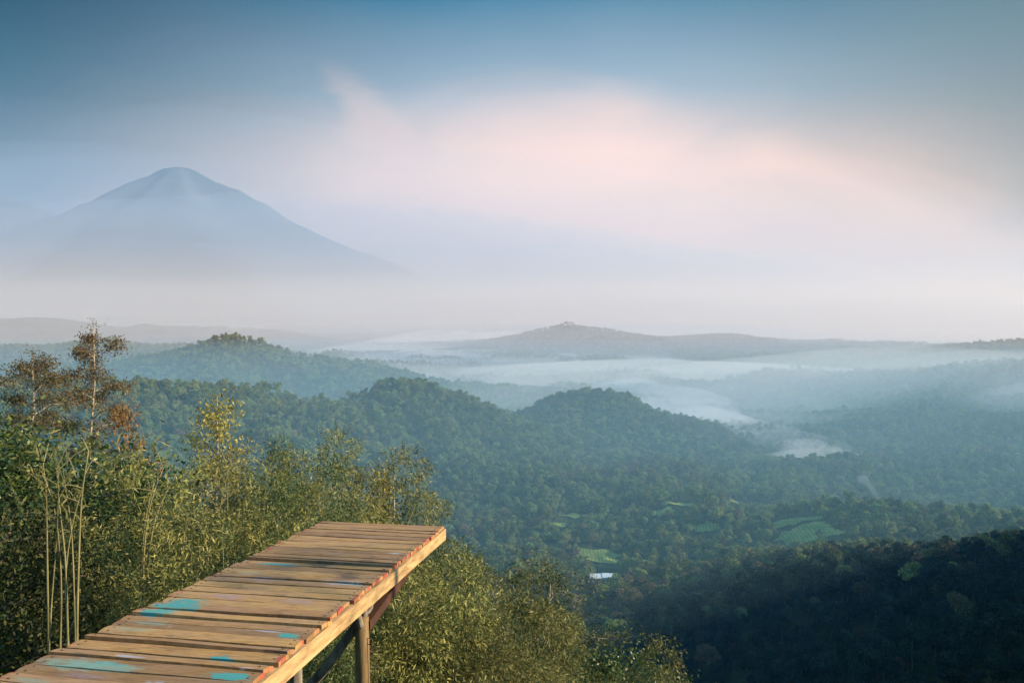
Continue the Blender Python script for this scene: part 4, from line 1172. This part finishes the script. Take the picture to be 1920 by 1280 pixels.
def build_planks():
    rng = np.random.default_rng(8)
    raised = [deck_xy(467, 1048)[1], deck_xy(267, 1152)[1], deck_xy(173, 1197)[1], deck_xy(117, 1228)[1]]
    y = 0.0; ys = [0.0]
    while y > -DL:
        y -= rng.uniform(.10, .152)
        for r_ in raised:
            if abs(y - r_) < .075: y = r_
        if ys[-1] - y < .07: y = ys[-1] - .12
        ys.append(y)
    for i in range(len(ys) - 1):
        y1, y0 = ys[i], ys[i + 1] + rng.uniform(.003, .009)
        isr = any(abs(ys[i + 1] - r_) < .01 for r_ in raised)
        th = .026
        xl, xr = -DW + rng.normal(0, .008), rng.normal(.004, .006)
        nx, ny = 15, 5
        gx = np.linspace(xl, xr, nx); gy = np.linspace(y0, y1, ny)
        warp = rng.normal(0, .003, 3)
        tilt = rng.normal(0, .0035) + (.018 if isr else 0)
        skew = rng.normal(0, .006)
        def zf(X, Y):
            s = (Y - (y0 + y1) / 2) / (y1 - y0)
            t = (X - xl) / (xr - xl)
            return -s * tilt * 1.2 + warp[0] * np.sin(3.1 * t) + warp[1] * (t - .5) + (0.006 if isr else 0) * (1 - .6 * t) + .0015 * np.cos(s * 5)
        X, Y = np.meshgrid(gx, gy)
        Yk = Y + skew * (X - xl) + .003 * np.sin(X * 9 + i) * 1.0
        # slightly rounded long edges
        edge = np.minimum(Y - y0, y1 - Y)
        Zt = zf(X, Y) - np.where(edge < 1e-6, .004, 0)
        top = np.stack([X, Yk, Zt], -1).reshape(-1, 3)
        bot = top.copy(); bot[:, 2] -= th
        V = np.vstack([top, bot]); n = nx * ny
        Q = []
        for b in range(ny - 1):
            for a in range(nx - 1):
                p = b * nx + a
                Q.append((p, p + 1, p + nx + 1, p + nx)); Q.append((n + p, n + p + nx, n + p + nx + 1, n + p + 1))
        for a in range(nx - 1):
            Q.append((a, n + a, n + a + 1, a + 1)); p = (ny - 1) * nx + a
            Q.append((p, p + 1, n + p + 1, n + p))
        for b in range(ny - 1):
            p = b * nx; Q.append((p, p + nx, n + p + nx, n + p))
            p = b * nx + nx - 1; Q.append((p, n + p, n + p + nx, p + nx))
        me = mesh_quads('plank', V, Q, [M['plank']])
        uvl = me.uv_layers.new(name='deck')
        li = np.zeros(len(me.loops), np.int32); me.loops.foreach_get('vertex_index', li)
        uvl.data.foreach_set('uv', V[li][:, :2].astype(np.float32).ravel())
        o = link('plank', me, deck)
        # nail heads
        q = QB()
        for xx in (xl + .05, xr - .04):
            for yy in ((y0 + y1) / 2 - .03, (y0 + y1) / 2 + .025):
                zz = float(zf(np.array(xx), np.array(yy)))
                q.tube(np.array([(xx, yy, zz - .002), (xx, yy, zz + .0015)]), [.0065, .0065], 6)
        q.build('nail', [M['iron']], o)
build_planks()
BT = -.030
for name, x0, x1, ye in (('beam', -.075, -.030, .0), ('beam', -DW + .03, -DW + .075, -.03), ('beam', -DW / 2 - .02, -DW / 2 + .025, -.05)):
    q = QB()
    n = 14; ysb = np.linspace(-DL, ye + (0.012 if x0 > -.1 else 0), n)
    if x0 > -.1: x0, x1 = -.028, .020
    V, Q = [], []
    for yv in ysb:
        w_ = .003 * math.sin(yv * 3.1)
        V += [(x0, yv, BT - .105), (x1 + w_, yv, BT - .105), (x1 + w_, yv, BT), (x0, yv, BT)]
    for k in range(n - 1):
        a = 4 * k; b = a + 4
        Q += [(a, a + 1, b + 1, b), (a + 1, a + 2, b + 2, b + 1), (a + 2, a + 3, b + 3, b + 2), (a + 3, a, b, b + 3)]
    Q += [(3, 2, 1, 0), (4 * n - 4, 4 * n - 3, 4 * n - 2, 4 * n - 1)]
    q.add(V, Q); q.build(name, [M['beam']], deck)

# supports stand straight up, so they are built in world space and parented keeping their place
def world_part(name, q, mat, smooth=True):
    o = q.build(name, [mat], None, smooth)
    o.parent = deck; o.matrix_parent_inverse = deck.matrix_world.inverted()
    return o
def under(px, xloc, dz):
    p = deck.matrix_world @ Vector((xloc, deck_on_edge(px, xloc), dz)); return np.array(p)
def log(name, a, b, r0, r1, mat, seed, wob=.02, k=12):
    rng = np.random.default_rng(seed); a, b = np.array(a), np.array(b)
    t = np.linspace(0, 1, 14)[:, None]
    P = a + (b - a) * t + rng.normal(0, wob, (14, 3)) * np.sin(np.pi * t)
    for _ in range(2): P[1:-1] = (P[:-2] + 2 * P[1:-1] + P[2:]) / 4
    rad = (r0 + (r1 - r0) * t[:, 0]) * (1 + rng.normal(0, .025, 14))
    return world_part(name, QB().tube(P, rad, k), mat)
top = under(679, -.06, BT - .10); ptop = top + np.array([0, 0, -.10])
g = gz(top[0], top[1])
log('post', (ptop[0], ptop[1], g - .4), ptop, .060, .050, M['post'], 1, .008, 16)
# short fork logs that carry the beam on the post
log('fork', ptop + np.array([0, 0, -.05]), under(690, -.03, BT - .10), .024, .016, M['lichen'], 2, .01, 8)
log('fork', ptop + np.array([0, 0, -.08]), under(664, -.06, BT - .10), .028, .02, M['lichen'], 3, .01, 8)
log('fork', ptop + np.array([0, 0, -.04]), under(712, -.10, BT - .10), .020, .012, M['lichen'], 4, .02, 8)
# square dark brace up to the outer end
bt = under(768, -.03, BT - .10); bb = ptop + np.array([.03, 0, -.06])
q = QB()
d = unit(bt - bb); sx = unit(np.cross(d, np.array([0, 0, 1.0]))); sz = np.cross(sx, d)
q.add([bb + sx * a * .03 + sz * c * .035 for a, c in ((-1,-1),(1,-1),(1,1),(-1,1))] + [bt + d * .02 + sx * a * .03 + sz * c * .035 for a, c in ((-1,-1),(1,-1),(1,1),(-1,1))],
      [(0,1,2,3),(4,7,6,5),(0,4,5,1),(1,5,6,2),(2,6,7,3),(3,7,4,0)])
world_part('brace', q, M['brace'], False)
lb = np.array(at(572, 1300, 5.9)); dd_ = lb - ptop
log('leaning_log', ptop + np.array([-.01, .0, -.02]), ptop + dd_ * 2.6, .034, .046, M['lichen'], 5, .02)
p2 = under(556, -.06, BT - .10)
log('post', (p2[0], p2[1], gz(p2[0], p2[1]) - .4), p2, .045, .036, M['lichen'], 6, .02)
p3 = under(556, -DW + .1, BT - .10)
log('post', (p3[0], p3[1], gz(p3[0], p3[1]) - .4), p3, .045, .04, M['post'], 7, .02)
for a_, xl_ in ((470, -.06), (60, -DW + .1)):
    p4 = under(a_ - 90, xl_, BT - .10); log('post', (p4[0], p4[1], gz(p4[0], p4[1]) - .4), p4, .045, .04, M['post'], 8, .02)
# wire tied round the post, its loose end hanging
t = np.linspace(0, 2 * np.pi, 15)
c0 = ptop + np.array([.045, -.03, -.16])
world_part('wire', QB().tube(np.column_stack([c0[0] + .035 * np.cos(t), np.full(15, c0[1]), c0[2] + .022 * np.sin(t)]), .0035, 5).tube(
    np.array([c0 + (.03, 0, -.02), c0 + (.07, 0, -.4), c0 + (.13, .02, -1.0), c0 + (.16, .02, -1.6)]), .0028, 5), M['iron'])

# young palm standing beside the deck, right of the view: its leaves shade the planks
def palm():
    v = ray(600, 1057); tgt = v * (FR.dot(dir_z) / v.dot(dir_z))
    t = 11.5
    top = tgt + sd * t
    g = gz(top.x, top.y)
    rng = np.random.default_rng(77)
    e = empty('young_palm', (top.x, top.y, g)); tag(e, 'young palm beside the deck whose fronds shade its planks', 'palm')
    H = top.z - g
    QB().tube(np.array([(-.3, .1, -.5), (-.2, .1, H * .4), (0, 0, H)]), [.09, .07, .045], 8).build('trunk', [M['bark']], e, True)
    for i in range(7):
        a = i * 0.9 + .3; L_ = rng.uniform(.7, 1.15); up = rng.uniform(.15, 1.0)
        q = QB(); tt = np.linspace(0, 1, 12)
        P = np.array([0, 0, H]) + np.column_stack([np.cos(a) * L_ * tt, np.sin(a) * L_ * tt, L_ * (up * tt - .9 * tt * tt)])
        q.tube(P, .012 * (1 - .7 * tt), 5)
        sdv = np.array([-math.sin(a), math.cos(a), 0])
        for s_ in (-1, 1):
            for j in range(2, 12):
                b = P[j]; d = unit(sdv * s_ + np.array([math.cos(a), math.sin(a), -.2]) * .8); l = .30 * math.sin(math.pi * (j / 12) ** .8) + .08
                q.add([b, b + d * l * .5 + np.array([0, 0, .012]), b + d * l - np.array([0, 0, .05]), b + d * l * .5 - unit(np.cross(d, [0, 0, 1])) * .022], [(0, 1, 2, 3)])
        q.build('frond', [M['green_leaf']], e)
palm()
